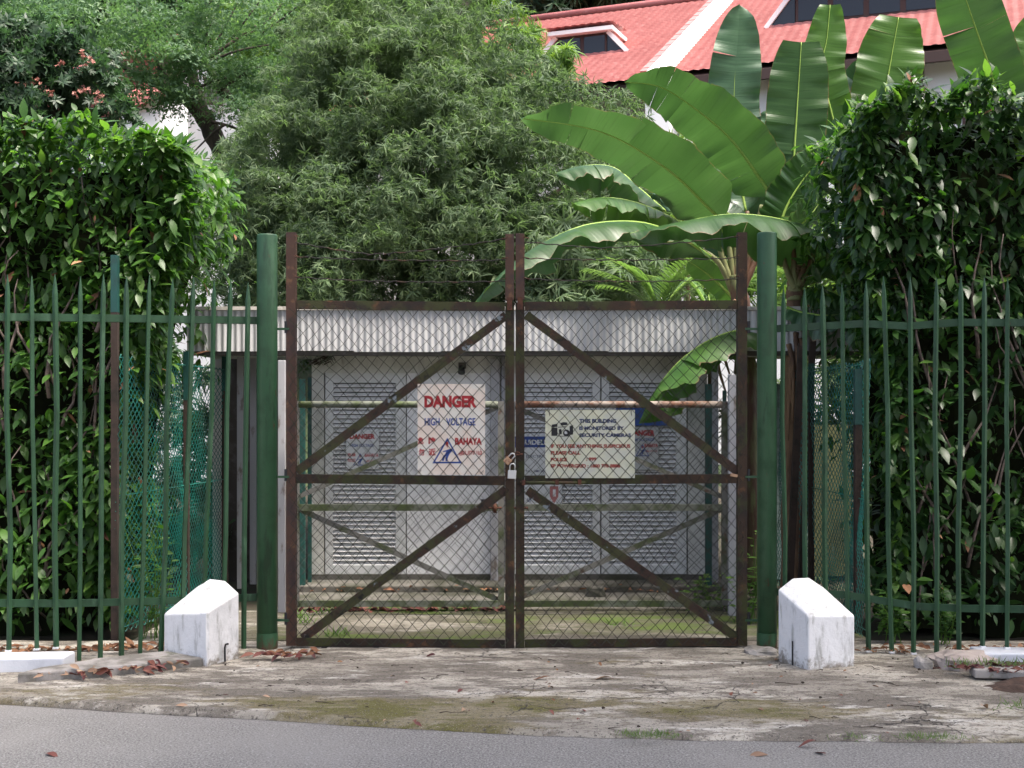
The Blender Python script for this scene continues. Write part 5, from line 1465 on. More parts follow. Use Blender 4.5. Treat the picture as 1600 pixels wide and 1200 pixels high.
banana_leaf(b1, B((1235, 330, 12.0), (1240, 250, 12.0), (1246, 160, 12.0), (1252, 66, 12.0)), 0.60, BACK, 'banana_leaf', 0.06, tears=((1, 0.35), (1, 0.44), (1, 0.53), (1, 0.25)), seed=4, wave=0.02, tipcut=0.10)
# low arching leaves, seen edge-on
banana_leaf(b1, B((1110, 400, 11.5), (1060, 368, 11.2), (1000, 347, 10.9), (920, 350, 10.5), (850, 378, 10.2), (790, 420, 10.0), (742, 472, 9.9)), 0.40, (0.0, 0.34, 1), 'banana_leaf', -0.60, tears=((1, 0.52), (-1, 0.6), (1, 0.72)), seed=5, wave=0.04, droop=0.35, taper=0.4, tp=1.7, asym=0.9)
banana_leaf(b1, B((1335, 420, 11.2), (1300, 375, 11.0), (1230, 345, 10.8), (1150, 334, 10.6), (1070, 345, 10.5), (984, 364, 10.4)), 0.80, (0.05, 0.42, 1), 'banana_leaf', -0.62, tears=((1, 0.55),), seed=6, wave=0.05, droop=0.4, taper=0.12, tp=1.05, asym=0.95)
banana_leaf(b1, B((1200, 530, 11.0), (1160, 516, 10.9), (1110, 530, 10.7), (1060, 565, 10.55), (1022, 612, 10.45), (998, 662, 10.4)), 0.42, (0.15, 0.50, 1), 'banana_bright', -0.58, tears=((1, 0.45), (-1, 0.6), (1, 0.78)), seed=7, wave=0.035, droop=0.5)
banana_leaf(b1, B((1040, 330, 12.2), (1000, 295, 12.2), (960, 262, 12.2), (915, 258, 12.1), (868, 270, 12.0)), 0.36, (0, 0.34, 1), 'banana_leaf', -0.6, tears=((1, 0.6), (-1, 0.7)), seed=8, wave=0.03, droop=0.5)
banana_leaf(b1, B((1080, 360, 12.0), (1040, 335, 12.0), (990, 315, 11.9), (940, 308, 11.8), (893, 318, 11.7)), 0.38, (0.1, 0.4, 1), 'banana_bright', -0.6, tears=((1, 0.35), (1, 0.48), (1, 0.6), (-1, 0.4)), seed=9, wave=0.035, droop=0.4)
banana_leaf(b1, B((1160, 350, 12.3), (1110, 315, 12.4), (1075, 300, 12.4), (1045, 330, 12.3)), 0.50, FRONT, 'banana_cool', -0.15, tears=((1, 0.4), (-1, 0.6), (1, 0.7)), seed=10, wave=0.03)
banana_leaf(b1, B((1215, 360, 11.7), (1230, 320, 11.7), (1255, 280, 11.7), (1285, 245, 11.7)), 0.50, (-0.3, 0.9, 0.3), 'banana_leaf', 0.1, tears=((1, 0.5),), seed=11, wave=0.02)
banana_leaf(b1, B((1150, 470, 12.2), (1120, 440, 12.2), (1095, 420, 12.2), (1076, 408, 12.1)), 0.26, BACK, 'banana_bright', 0.1, seed=12, wave=0.01)
banana_leaf(b1, B((1190, 400, 12.4), (1165, 330, 12.5), (1130, 270, 12.5), (1085, 235, 12.5)), 0.55, (0.3, 0.85, 0.4), 'banana_cool', 0.1, tears=((1, 0.5), (-1, 0.6), (1, 0.75)), seed=13, wave=0.03, taper=0.4)
banana_leaf(b1, B((1215, 400, 12.6), (1215, 330, 12.6), (1200, 250, 12.6), (1205, 170, 12.6)), 0.52, FRONT, 'banana_cool', 0.1, tears=((1, 0.4), (-1, 0.55), (1, 0.7), (-1, 0.3)), seed=14, wave=0.035)
banana_leaf(b1, B((1150, 400, 11.9), (1120, 340, 11.9), (1100, 300, 11.9), (1060, 285, 11.8), (1015, 305, 11.7)), 0.40, (0.1, 0.45, 1), 'banana_cool', -0.5, tears=((1, 0.4), (1, 0.55), (-1, 0.5), (1, 0.7)), seed=15, wave=0.04, droop=0.4)
banana_leaf(b1, B((1185, 420, 11.5), (1215, 380, 11.5), (1262, 340, 11.5), (1290, 300, 11.6)), 0.42, (-0.4, 0.6, 0.7), 'banana_leaf', 0.1, tears=((1, 0.5),), seed=16, wave=0.03)
banana_stem(b1, [P(1168, 900, YB) * (1, 1, 0), P(1166, 620, YB), P(1160, 500, YB), P(1150, 430, YB)], 0.13, 0.075)
for top_, r in (((1112, 345), 0.028), ((1135, 350), 0.026), ((1150, 340), 0.028), ((1168, 330), 0.026), ((1190, 320), 0.026), ((1098, 390), 0.022), ((1210, 335), 0.024)):
    x, y = top_
    limb(b1, "petiole", [P(1152, 470, YB), P(1150 + (x - 1150) * 0.45, 415, YB), P(x, y, YB)], 0.045, r * 0.7, 'banana_stem', 8)
for k in range(7):
    a = P(1150 + 9 * k * (1 if k % 2 else -0.4), 470 + 12 * k, YB - 0.13)
    limb(b1, "dry_sheath", [a, a + np.array((0.05 * (1 if k % 2 else -1), -0.05, -0.16)), a + np.array((0.02, -0.06, -0.42))], 0.03, 0.008, 'banana_dry', 6)

b2 = root("banana_plant", P(1245, 700, 11.0) * (1, 1, 0), "banana plant with a fibrous brown stem just right of the right green pipe", "banana plant", "banana plants beside the substation")
banana_stem(b2, [P(1238, 900, 11.0) * (1, 1, 0), P(1240, 640, 11.0), P(1242, 520, 11.0), P(1243, 440, 11.0)], 0.105, 0.075, 'banana_dry')
banana_stem(b2, [P(1243, 470, 10.99), P(1243, 430, 10.99), P(1246, 415, 10.99)], 0.076, 0.05)
for x, y in ((1222, 395), (1262, 400), (1240, 385), (1275, 380)):
    limb(b2, "petiole", [P(1243, 450, 10.95), P(1243 + (x - 1243) * 0.6, 425, 10.95), P(x, y, 11.0)], 0.04, 0.018, 'banana_stem', 8)
banana_leaf(b2, B((1262, 420, 11.0), (1290, 400, 11.0), (1330, 410, 11.0), (1370, 470, 11.0)), 0.5, (0, -0.3, 1), 'banana_leaf', -0.4, seed=21, wave=0.03, droop=0.5)
banana_leaf(b2, B((1255, 450, 10.9), (1290, 452, 10.8), (1325, 470, 10.7), (1350, 500, 10.7)), 0.34, (0, -0.3, 1), 'banana_leaf', -0.4, seed=22, wave=0.03, droop=0.5, tears=((1, 0.5),))
banana_leaf(b2, B((1230, 480, 10.8), (1255, 488, 10.7), (1300, 492, 10.6), (1345, 482, 10.6)), 0.26, (0, -0.4, 1), 'banana_cool', -0.3, seed=23, wave=0.04, droop=0.4, tears=((1, 0.4), (-1, 0.6)))
for k in range(12):
    a = P(1243 + 11 * math.sin(k * 2.4), 520 + 9 * k, 10.9)
    limb(b2, "dry_sheath", [a, a + np.array((0.03 * math.sin(k), -0.05, -0.2)), a + np.array((0.02 * math.cos(k), -0.04, -0.45))], 0.028, 0.006, 'banana_dry', 6)

b3 = root("banana_plant", P(1400, 700, 12.8) * (1, 1, 0), "banana plant behind the dark hedge, its upright leaves showing above it", "banana plant", "banana plants beside the substation")
banana_stem(b3, [P(1400, 900, 12.8) * (1, 1, 0), P(1400, 420, 12.8), P(1400, 260, 12.8)], 0.13, 0.08)
banana_leaf(b3, B((1330, 300, 12.6), (1305, 200, 12.6), (1285, 110, 12.6), (1292, 60, 12.6), (1297, 8, 12.6)), 0.46, BACK, 'banana_bright', 0.08, tears=((1, 0.6), (-1, 0.45)), seed=31, wave=0.03, tipcut=0.05)
banana_leaf(b3, B((1370, 280, 12.7), (1375, 190, 12.7), (1390, 105, 12.7), (1404, 27, 12.7)), 0.70, BACK, 'banana_bright', 0.08, tears=((1, 0.5), (-1, 0.7), (-1, 0.4)), seed=32, wave=0.03, tipcut=0.08)
banana_leaf(b3, B((1330, 260, 12.9), (1330, 190, 12.9), (1345, 130, 12.9), (1372, 92, 12.9)), 0.5, (-0.5, 0.8, 0.2), 'banana_cool', 0.1, seed=33, wave=0.02)
b4 = root("banana_plant", P(1570, 700, 12.4) * (1, 1, 0), "rightmost banana plant, cut by the picture's upper right corner", "banana plant", "banana plants beside the substation")
banana_stem(b4, [P(1580, 900, 12.4) * (1, 1, 0), P(1580, 420, 12.4), P(1575, 200, 12.4)], 0.13, 0.08)
banana_leaf(b4, B((1575, 220, 12.4), (1552, 125, 12.3), (1530, 60, 12.2), (1508, -5, 12.1), (1490, -70, 12.0)), 0.62, (0.3, 0.85, 0.4), 'banana_leaf', 0.1, seed=41, wave=0.02, tears=((1, 0.52), (-1, 0.6)))
banana_leaf(b4, B((1590, 230, 12.6), (1578, 150, 12.6), (1560, 95, 12.6), (1540, 40, 12.6)), 0.5, (0.3, 0.8, 0.3), 'banana_cool', 0.1, seed=42, wave=0.03, tears=((-1, 0.7),))
banana_leaf(b4, B((1600, 220, 12.4), (1605, 130, 12.4), (1612, 60, 12.4), (1620, 20, 12.4)), 0.44, BACK, 'banana_bright', 0.08, seed=43, wave=0.02)

# ------------------------------------------------------------------ small palms between tree and bananas
def palm(label, px, py, Y, n, L, seed, spread):
    rng = np.random.default_rng(seed)
    t = root("small_palm", P(px, py, Y) * (1, 1, 0), label, "palm", "small palms beside the banana plants")
    c = P(px, py, Y)
    limb(t, "stem", [c * (1, 1, 0), c * (1, 1, 0.5) , c], 0.05, 0.03, 'banana_stem', 8)
    lv, lf = narrow_leaf(0.07, 0.25)
    for k in range(n):
        a = spread[0] + (spread[1] - spread[0]) * (k + 0.5) / n + rng.uniform(-0.15, 0.15)
        out = np.array((math.cos(a), rng.uniform(-0.5, 0.3), 0)); el = rng.uniform(0.7, 1.15)
        pts = []
        for q in np.linspace(0, 1, 18):
            pts.append(c + out * L * (q * math.cos(el) + 0.35 * q * q) + np.array((0, 0, L * (q * math.sin(el) - 0.34 * q * q))))
        pts = np.array(pts)
        o = MB().tube(pts, 0.009, 5, 0.003).build("frond", MT['banana_rib'], t, True)
        T = unit(np.gradient(pts, axis=0)); P_ = []; A = []; Nn = []; S_ = []
        for i in range(3, 18):
            for sd in (-1, 1):
                for h in (0, 0.5):
                    p = pts[i] - T[i] * h * L / 18
                    side = unit(np.cross(T[i], (0, 0, 1.0)))
                    P_.append(p); A.append(side * sd + T[i] * 0.6 + np.array((0, 0, 0.12))); Nn.append(np.array((0, 0, 1.0)) + side * sd * 0.2)
                    S_.append(L * 0.30 * (1 - 0.6 * abs(i / 17 - 0.5)))
        V, Fc = scatter(lv, lf, np.array(P_), frames(np.array(A), np.array(Nn)), np.array(S_))
        part_fast("leaflets", V, Fc, MT['leaf_palm'], o, True, 'stuff')
palm("fan of light green palm fronds rising above the right fascia", 1030, 500, 13.5, 9, 1.15, 61, (2.6, 0.4))
palm("smaller palm tuft beside the front banana stem", 1110, 500, 14.2, 8, 1.0, 62, (2.7, 0.3))
palm("palm fronds behind the brown banana stem", 1265, 470, 14.5, 8, 1.0, 63, (2.7, 0.3))
palm("pale palm fronds under the arching banana leaf", 1075, 430, 15.5, 8, 1.0, 64, (2.8, 0.3))

# ------------------------------------------------------------------ houses with red tiled roofs
def tiled_plane(o, e, up, length, slope_len, mat, parent, name="roof_tiles", roll=0.26, course=0.34):
    """interlocking tiles: rolls across, stepped courses up the slope. o: lower corner, e and up: unit vectors"""
    o, e, up = np.array(o, float), np.array(e, float), np.array(up, float)
    nrm = np.cross(e, up); nrm /= np.linalg.norm(nrm)
    if nrm[2] < 0: nrm = -nrm
    nu = int(length / roll * 4); nc = int(slope_len / course)
    u = np.linspace(0, length, nu + 1)
    prof = 0.024 * np.abs(np.sin(math.pi * u / roll)) ** 1.5
    V = []
    for c in range(nc):
        for q, h in ((c * course, 0.075), ((c + 1) * course, 0.0)):
            V.append(o + np.outer(u, e) + up * q + np.outer(prof + h, nrm))
    V = np.concatenate(V); row = nu + 1
    a = np.arange(nu)
    Fc = []
    for r in range(2 * nc - 1):
        b = r * row
        Fc.append(np.stack([b + a, b + a + 1, b + row + a + 1, b + row + a], 1))
    return part_fast(name, V, np.concatenate(Fc), mat, parent, False, 'stuff')
ev = np.array((0.932, -0.364, 0.0)); bv = np.array((0.364, 0.932, 0.0)); TAN = 0.54
E0 = np.array((4.38, 32.0, 10.6))
upv = unit(bv + np.array((0, 0, TAN)))
rn = unit(np.cross(ev, upv)); rn = rn if rn[2] > 0 else -rn
def on_roof(px, py, lift=0.0):
    d = np.array(((px - 800) / F, 1.0, (HOR - py) / F)); o = np.array((0, 0, EYE))
    k = ((E0 - o) @ rn) / (d @ rn)
    return o + d * k + rn * lift
hs = root("red_roofed_house", (6, 36, 0), "long cream house with a red tiled roof and dormer windows, upper right", "house")
LEN_L, LEN_R, SL = 10.0, 18.0, 11.5
P0 = on_roof(1030, 122)                        # foot of the white parapet on the eave
tL = (P0 - E0) @ ev
tiled_plane(E0 + ev * (tL - LEN_L) - upv * 0.25, ev, upv, LEN_L - 0.25, SL, MT['roof_tile'], hs)
tiled_plane(E0 + ev * (tL + 0.25) + upv * 0.1, ev, upv, LEN_R, SL, MT['roof_tile'], hs)
# backing decks under the tiles, ridge and rear slope
A0, A1 = E0 + ev * (tL - LEN_L), E0 + ev * (tL + LEN_R)
rd = upv * SL
MB().prism([A0 - rn * 0.05, A1 - rn * 0.05, A1 + rd - rn * 0.05, A0 + rd - rn * 0.05], -rn * 0.12).build("roof_deck", MT['timber_dark'], hs)
rear = unit(bv - np.array((0, 0, TAN))) * SL
MB().prism([A0 + rd, A1 + rd, A1 + rd + rear, A0 + rd + rear], np.array((0, 0, -0.12))).build("rear_roof", MT['roof_tile'], hs)
MB().tube([A0 + rd + rn * 0.02, A1 + rd + rn * 0.02], 0.16, 10).build("ridge_tiles", MT['roof_tile'], hs, True)
# white parapet running up the slope, with a tile-edge verge
m = MB(); a = P0 - upv * 0.35
m.beam(a + rn * 0.05, a + upv * (SL + 0.3) + rn * 0.05, 0.46, 0.46, up=rn)
m.build("parapet", MT['house_white'], hs)
m = MB()
for k in range(int(SL / 0.34)):
    c = P0 + upv * (0.34 * k) - ev * 0.40 + rn * 0.17
    m.beam(c, c + upv * 0.33, 0.20, 0.12 + 0.02 * (k % 2), up=rn)
m.build("verge_tiles", MT['roof_tile'], hs)
# walls, eaves board, posts
wz = 10.6
fr = lambda t_, back, z: E0 * (1, 1, 0) + ev * t_ + bv * back + np.array((0, 0, z))
def wallbox(t0, t1, b0, b1, z0, z1, name, mat):
    poly = [fr(t0, b0, z0), fr(t1, b0, z0), fr(t1, b1, z0), fr(t0, b1, z0)]
    return MB().prism(poly, (0, 0, z1 - z0)).build(name, MT[mat], hs)
wallbox(tL - LEN_L + 0.3, tL - 0.4, 0.9, 1.1, 0, wz + 0.3, "front_wall", 'house_wall')
wallbox(tL + 0.4, tL + LEN_R, 0.7, 0.9, 0, wz + 0.25, "front_wall", 'house_white')
wallbox(tL - 0.32, tL + 0.32, -0.25, 1.2, 0, wz + 0.1, "cross_wall", 'house_white')
wallbox(tL - LEN_L, tL - 0.35, -0.08, 0.04, wz - 0.42, wz - 0.12, "eaves_board", 'timber_dark')
wallbox(tL + 0.35, tL + LEN_R, 0.02, 0.12, wz - 0.30, wz - 0.04, "eaves_board", 'timber_dark')
for tt in (tL - 2.4, tL + 3.0, tL + 6.5, tL + 10.0):
    wallbox(tt - 0.12, tt + 0.12, 0.3, 0.5, 6.0, wz - 0.1, "timber_post", 'timber_dark')
for tt in (tL - 5.2, tL + 4.6, tL + 8.2):
    w = wallbox(tt - 0.7, tt + 0.7, 0.62, 0.69, 8.3, 9.7, "window", 'timber_dark')
def dormer(px0, py0, px1, py1, depth_up, npan, flare, name="dormer"):
    """a window band standing out of the slope: px0,py0 lower left and px1,py1 lower right of the glass"""
    a = on_roof(px0, py0); b = on_roof(px1, py1)
    h = depth_up
    top = np.array((0, 0, h))
    d = MB().prism([a, b, b + top, a + top], bv * 0.06).build(name, MT['timber_dark'], hs)
    n = npan
    for k in range(n):
        p = a + (b - a) * (k + 0.08) / n - bv * 0.012; q = a + (b - a) * (k + 0.92) / n - bv * 0.012
        MB().prism([p + top * 0.12, q + top * 0.12, q + top * 0.90, p + top * 0.90], bv * 0.01).build("pane", MT['glass'], d)
    # side cheeks: glass triangle, cream frame, tiled outer flare
    hh = h / TAN
    for s, c in ((-1, a), (1, b)):
        back = c + bv * (hh + 0.05) + top
        out = c + ev * s * flare
        MB().prism([c + ev*s*0.02, out, c + top + ev*s*0.02], bv * 0.05).build("cheek_pane", MT['glass'], d)
        MB().beam(out - bv * 0.02, c + top + ev * s * 0.05 - bv * 0.02, 0.13, 0.12, up=-bv).build("cheek_frame", MT['house_white'], d)
        MB().prism([out, c + top + ev * s * 0.1, back + ev * s * 0.1], ev * s * 0.05 + rn * 0.03).build("cheek_roof", MT['roof_tile'], d)
    # flat tiled cap over the glass
    c0, c1 = a - ev * 0.25 + top, b + ev * 0.25 + top
    MB().prism([c0 - bv * 0.25, c1 - bv * 0.25, c1 + bv * (hh + 0.1) + (0, 0, 0.05), c0 + bv * (hh + 0.1) + (0, 0, 0.05)], (0, 0, 0.12)).build("cap", MT['house_white'], d)
    cp_ = a - ev * 0.3 + top - bv * 0.3 + np.array((0, 0, 0.13))
    tiled_plane(cp_, ev, unit(bv + np.array((0, 0, 0.12))), np.linalg.norm(b - a) + 0.6, hh + 0.35, MT['roof_tile'], d, "cap_tiles")
dormer(872, 93, 948, 85, 0.66, 2, 0.66)
dormer(1243, 40, 1470, 18, 1.0, 4, 0.85)

h2 = root("white_gable_house", P(300, 500, 30) * (1, 1, 0), "white house with a red roof glimpsed through the feathery tree", "house")
YH = 30.0
ap = P(327, 40, YH); rr_ = P(432, 205, YH - 0.4); ll_ = P(236, 180, YH + 0.6)
bk = np.array((-7.5, 6.0, 0.0))
MB().prism([ap, rr_, rr_ * (1, 1, 0), ll_ * (1, 1, 0), ll_], (0.05, 0.25, 0)).build("gable_wall", MT['house_white'], h2)
e_ = unit(bk); lo = ap + (ll_ - ap) * 1.02
sl = ap - lo; sll = np.linalg.norm(sl)
tiled_plane(lo + np.array((0.15, -0.12, 0.05)), e_, unit(sl), 9.0, sll, MT['roof_tile'], h2)
MB().prism([ap + (0, 0, -0.02), rr_ + (0, 0, -0.02), rr_ + bk, ap + bk], (0, 0, -0.1)).build("right_roof", MT['roof_tile'], h2)
MB().prism([ll_, ll_ + bk, (ll_ + bk) * (1, 1, 0), ll_ * (1, 1, 0)], (0.2, 0.15, 0)).build("side_wall", MT['house_white'], h2)
MB().beam(ap + (0.05, -0.25, 0.1), rr_ + (0.1, -0.25, 0.05), 0.16, 0.25, up=(0, -1, 0)).build("barge_board", MT['house_wall'], h2)
MB().beam(ap + (0.0, -0.2, 0.1), lo + (0.0, -0.2, 0.1), 0.16, 0.12, up=(0, -1, 0)).build("barge_board", MT['house_wall'], h2)
win = MB().prism([P(318, 120, YH - 0.3), P(348, 124, YH - 0.3), P(348, 165, YH - 0.3), P(318, 162, YH - 0.3)], (0, 0.06, 0)).build("window", MT['timber_dark'], h2)
for k in range(3):
    MB().prism([P(320 + 9.5 * k, 124, YH - 0.32), P(327 + 9.5 * k, 125, YH - 0.32), P(327 + 9.5 * k, 161, YH - 0.32), P(320 + 9.5 * k, 160, YH - 0.32)], (0, 0.015, 0)).build("pane", MT['louvre_dark'], win)
MB().prism([P(185, 158, 28.5), P(255, 140, 28.5), P(262, 150, 28.5), P(190, 172, 28.5)], (-1.0, 2.5, 0.8)).build("porch_roof", MT['roof_tile'], h2)
MB().prism([P(190, 170, 28.8), P(290, 160, 28.8), P(290, 300, 28.8), P(190, 300, 28.8)], (0, 0.2, 0)).build("porch_wall", MT['house_white'], h2)

# ------------------------------------------------------------------ fallen leaves, twigs, weeds
def fallen(px, py, size, mat, seed):
    rng = np.random.default_rng(seed)
    g = G(px, py, 0.0); g[2] = apron_z(g[0], g[1]) if g[1] < 8.9 else 0.0
    if g[1] < road_edge(g[0]): g = G(px, py, -0.07)
    return leaf_at(g, size, mat, rng)
def leaf_at(c, size, mat, rng):
    V = LEAFV.copy(); V[:, 2] += 0.25 * np.abs(V[:, 0]) ** 1.2 * rng.uniform(0.5, 2.5) + 0.10 * np.sin(V[:, 1] * 3 + rng.uniform(0, 6)) * rng.uniform(0.3, 1.2)
    a = rng.uniform(0, 2 * math.pi)
    M_ = frames(np.array([[math.cos(a), math.sin(a), rng.uniform(-0.1, 0.25)]]), np.array([[rng.uniform(-0.4, 0.4), rng.uniform(-0.5, 0.3), 1]]))
    W, Fc = scatter(V, LEAFF, np.zeros((1, 3)), M_, np.array([size]))
    W[:, 2] -= W[:, 2].min() + 0.004
    o = link("fallen_leaf", fast_mesh("fallen_leaf", W, Fc, True), MT[mat], None, tuple(c))
    return o
marked = [(90, 1183, 0.10, 'leaf_red', "red leaf lying on the asphalt at the lower left"),
          (295, 1096, 0.075, 'leaf_tan', "crumpled tan leaf on the concrete below the left white block"),
          (858, 1060, 0.11, 'leaf_dead', "orange brown leaf standing up on the concrete before the gate's middle"),
          (955, 1058, 0.12, 'leaf_tan', "pale tan leaf right of the orange brown leaf"),
          (727, 1099, 0.07, 'leaf_tan', "pale leaf near the road edge left of the middle"),
          (1170, 1181, 0.10, 'leaf_tan', "buff leaf lying on the asphalt right of the middle"),
          (1290, 1181, 0.085, 'leaf_red', "dark red leaf on the asphalt below the right white block"),
          (1275, 1168, 0.10, 'leaf_red', "thin reddish leaf at the asphalt edge below the right block"),
          (1535, 1104, 0.10, 'leaf_tan', "pale curled leaf in front of the soil bank"),
          (1218, 1030, 0.07, 'leaf_dead', "orange leaf leaning on the foot of the right white block"),
          (680, 1028, 0.09, 'leaf_red', "dark red leaf just outside the left gate leaf"),
          (289, 1022, 0.07, 'leaf_red', "maroon leaf propped against the left white block")]
for k, (px, py, s, mt, lab) in enumerate(marked):
    tag(fallen(px, py, s, mt, 500 + k), lab, "leaf", "fallen leaves one can tell apart")
rng = np.random.default_rng(123)
for k in range(70):
    px = rng.uniform(330, 1480); py = rng.uniform(1030, 1140)
    tag(fallen(px, py, rng.uniform(0.025, 0.065), rng.choice(['leaf_red', 'leaf_dead', 'leaf_tan', 'leaf_red']), 700 + k),
        "small scattered dry leaf on the concrete apron before the gate", "leaf", "small leaves scattered on the apron")
def litter(name, lab, n, spot, size, mat, seed):
    rng = np.random.default_rng(seed)
    Ps, Ss = [], []
    for k in range(n):
        Ps.append(spot(rng)); Ss.append(rng.uniform(*size))
    Ps = np.array(Ps); n = len(Ps)
    a = rng.uniform(0, 2 * math.pi, n)
    M_ = frames(np.stack([np.cos(a), np.sin(a), rng.uniform(-0.3, 0.5, n)], 1), np.array((0, -0.3, 1.0)) + rng.normal(size=(n, 3)) * 0.55)
    lv = LEAFV.copy(); lv[:, 2] += 0.5 * np.abs(lv[:, 0])
    V, Fc = scatter(lv, LEAFF, Ps, M_, np.array(Ss))
    return tag(part_fast(name, V, Fc, MT[mat], None, True, 'stuff'), lab, "leaf litter")
def along(a, b, w, z):
    a, b = np.array(a), np.array(b)
    return lambda r: (lambda q: np.array((q[0] + r.normal() * w, q[1] + r.normal() * w * 0.5, z + abs(r.normal()) * 0.012)))(a + (b - a) * r.random())
litter("leaf_litter", "dark red leaves drifted along the left kerb slab", 34, along((-2.75, 7.58), (-2.1, 7.93), 0.03, 0.02), (0.05, 0.10), 'leaf_red', 1)
litter("leaf_litter", "brown leaves drifted among the red ones at the left kerb", 22, along((-2.9, 7.56), (-2.15, 7.90), 0.03, 0.025), (0.05, 0.10), 'leaf_tan', 2)
litter("leaf_litter", "heap of maroon leaves at the foot of the left green pipe", 16, along((-1.72, 8.22), (-1.38, 8.28), 0.05, 0.02), (0.06, 0.11), 'leaf_red', 3)
litter("leaf_litter", "orange leaves on the heap by the left green pipe", 16, along((-1.62, 8.2), (-1.36, 8.26), 0.04, 0.03), (0.06, 0.10), 'leaf_dead', 4)
litter("leaf_litter", "reddish leaves lying along the yard drain behind the gate", 150, along((-1.75, 10.22), (0.1, 10.24), 0.04, 0.01), (0.05, 0.10), 'leaf_red', 5)
litter("leaf_litter", "brown leaves lying on the steps before the substation", 120, along((-1.9, 10.97), (1.9, 10.97), 0.06, 0.075), (0.04, 0.09), 'leaf_dead', 6)
litter("leaf_litter", "dead leaves on the soil under the left hedge", 120, along((-3.6, 8.45), (-2.2, 8.7), 0.10, 0.0), (0.05, 0.11), 'leaf_dead', 7)
litter("leaf_litter", "dead leaves over the soil bank at the right", 130, along((2.75, 7.75), (4.2, 7.45), 0.10, 0.04), (0.04, 0.09), 'leaf_red', 8)
litter("leaf_litter", "dry leaves between the right hedge and the palisade fence", 80, along((2.3, 8.45), (3.6, 8.5), 0.10, 0.01), (0.05, 0.10), 'leaf_dead', 9)
# twigs and dark crumbs over the apron
m = MB(); rng = np.random.default_rng(77)
for k in range(80):
    px, py = rng.uniform(330, 1500), rng.uniform(1022, 1145)
    g = G(px, py, 0.0)
    if g[1] < road_edge(g[0]) + 0.05: continue
    g[2] = zg(g[0], g[1]) + 0.008
    a = rng.normal() * 0.5 + (math.pi if rng.random() < 0.5 else 0); l = rng.exponential(0.022) + 0.010
    d = np.array((math.cos(a), math.sin(a), 0)) * l; nrm_ = np.array((-d[1], d[0], 0)) * rng.uniform(-0.3, 0.3)
    m.tube([g - d, g - d * 0.3 + nrm_ + (0, 0, 0.004), g + d * 0.4 - nrm_ * 0.6, g + d], 0.0028, 4, 0.0012)
for k in range(26):
    px, py = rng.uniform(330, 1500), rng.uniform(1022, 1145)
    g = G(px, py, 0.0)
    if g[1] < road_edge(g[0]) + 0.05: continue
    r = rng.uniform(0.003, 0.009)
    z = zg(g[0], g[1]) + r * 0.6
    m.tube([(g[0] - r, g[1], z), (g[0], g[1] + r * 0.3, z + r * 0.3), (g[0] + r, g[1], z)], r, 5, r * 0.5)
o = m.build("twig_litter", MT['twig']); tag(o, "dark twigs and crumbs scattered over the concrete apron", "twigs", kind='stuff')
# grass and weeds
def tufts(name, lab, spots, h, mat, seed, n=26, w=0.05):
    rng = np.random.default_rng(seed); lv, lf = narrow_leaf(0.10, 0.35)
    Ps = []; 
    for c in spots:
        for k in range(n): Ps.append(np.array(c) + np.array((rng.normal() * w, rng.normal() * w * 0.5, 0)))
    Ps = np.array(Ps); k = len(Ps)
    V, Fc = scatter(lv, lf, Ps, frames(np.array((0, 0, 0.8)) + rng.normal(size=(k, 3)) * 0.5, np.array((0, -0.6, 0.4)) + rng.normal(size=(k, 3)) * 0.5), rng.uniform(0.4, 1.1, k) * h)
    return tag(part_fast(name, V, Fc, MT[mat], None, True, 'stuff'), lab, "grass")
sp = lambda px, py: tuple(G(px, py, -0.03))
tufts("grass", "thin green grass tufts along the asphalt edge", [sp(x, 1150 + 2 * math.sin(x)) for x in (985, 1000, 1015, 1030, 1045)] + [sp(x, 1153) for x in (1345, 1425, 1445, 1465, 1480)], 0.035, 'grass', 1, 60, 0.05)
tufts("grass", "grass growing on the soil bank at the right edge", [tuple(G(x, 1040, 0.05)) for x in range(1500, 1640, 14)] + [tuple(G(x, 1104, 0.0)) for x in (1585, 1600, 1615)], 0.06, 'grass', 2, 22, 0.07)
tufts("grass", "small weeds on the yard floor behind the left gate leaf", [tuple(G(x, y, 0.0)) for x, y in ((468, 965), (475, 975), (520, 995), (530, 993), (505, 960), (1090, 955), (965, 978))], 0.09, 'leaf_bright', 3, 26, 0.05)
def weed(lab, c, h, n, seed, mat='leaf_bright'):
    rng = np.random.default_rng(seed)
    t = root("weed_plant", c, lab, "plant", "weeds at the edges of the yard")
    Ps, A, Nn, S_ = [], [], [], []
    for k in range(n):
        top = np.array(c) + np.array((rng.normal() * 0.10, rng.normal() * 0.08, h * rng.uniform(0.5, 1.0)))
        pts = [np.array(c) + np.array((rng.normal() * 0.05, rng.normal() * 0.04, 0)), (np.array(c) + top) / 2 + np.array((0.02, 0, 0.03)), top]
        MB().tube(pts, 0.004, 4, 0.002).build("stalk", MT['leaf_bright'], t)
        for j in range(9):
            q = 0.25 + 0.75 * j / 8
            p = pts[0] + (top - pts[0]) * q
            a = rng.uniform(0, 2 * math.pi)
            Ps.append(p); A.append((math.cos(a), math.sin(a), 0.2)); Nn.append((0, -0.3, 1)); S_.append(rng.uniform(0.06, 0.11))
    V, Fc = scatter(LEAFV, LEAFF, np.array(Ps), frames(np.array(A, float), np.array(Nn, float) + rng.normal(size=(len(Ps), 3)) * 0.3), np.array(S_))
    part_fast("leaves", V, Fc, MT[mat], t, True, 'stuff')
weed("light green weed between the pale grey post and the right gate stile", (X(1140, 10.2), 10.25, 0), 0.42, 7, 1)
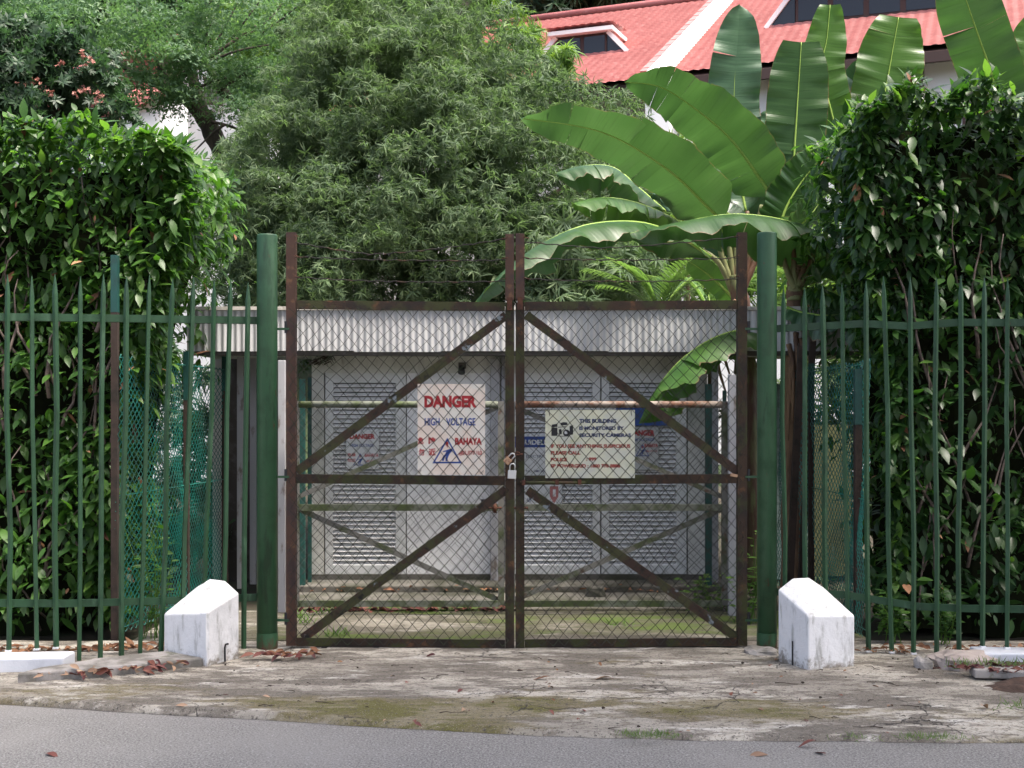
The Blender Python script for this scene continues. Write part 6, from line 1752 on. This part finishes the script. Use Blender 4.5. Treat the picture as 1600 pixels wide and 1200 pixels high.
weed("tall green weed in the gap left of the right green pipe", (X(1172, 9.6), 9.6, 0), 0.75, 9, 2)
weed("low weed at the right end of the yard steps", (X(1105, 10.4), 10.42, 0.0), 0.28, 6, 3)
weed("broad leaved weed behind the right white block", (X(1400, 8.8), 8.85, 0), 0.40, 8, 4, 'leaf_hedge')
weed("leafy weed growing at the foot of the right palisade fence", (X(1480, 8.7), 8.75, 0), 0.45, 8, 5, 'leaf_hedge_dark')
weed("weed climbing the netting behind the left palisade fence", (X(240, 8.95), 8.95, 0), 0.9, 9, 6, 'leaf_hedge')
# unseen tree added behind the viewer, canopy shaped to shade road and gate
rt = root("unseen_shade_tree", (8.5, -3.5, 0), "unseen spreading tree added behind the viewer to shade the road", "tree")
rl = []
rng = np.random.default_rng(808)
for k in range(86):
    x, y = rng.uniform(-3.5, 10.5), rng.uniform(-4.0, 7.0)
    if k > 50: x, y = rng.uniform(0.6, 8.0), rng.uniform(1.0, 7.0)
    if x < 0.4 and y > 4.4: continue
    rl.append(((x, y, 9.6 + 0.8 * rng.random()), rng.uniform(0.9, 1.5)))
crown(rt, rl, TUFT, 0.42, 'leaf_feather', 909, sub_r=0.5, sub_n=7, per=12, flat=0.35, back=1.0)
limb(rt, "trunk", [(8.5, -3.5, -0.1), (8.3, -3.2, 3.0), (7.2, -1.5, 6.5), (5.5, 0.5, 9.0)], 0.45, 0.2, n=12)
for a, b in (((7.2, -1.5, 6.5), (2.0, 1.0, 9.6)), ((7.2, -1.5, 6.5), (8.5, 4.0, 9.8)), ((5.5, 0.5, 9.0), (1.5, 6.0, 9.9)), ((5.5, 0.5, 9.0), (-2.0, 4.0, 9.9)), ((7.4, -1.8, 6.0), (9.8, -1.0, 9.8))):
    m_ = (np.array(a) + np.array(b)) / 2 + np.array((0, 0, 0.5))
    limb(rt, "branch", [a, m_, b], 0.16, 0.05)

print("objects", len(bpy.data.objects), "tris", sum(len(o.data.polygons) for o in bpy.data.objects if o.type == 'MESH') * 2)
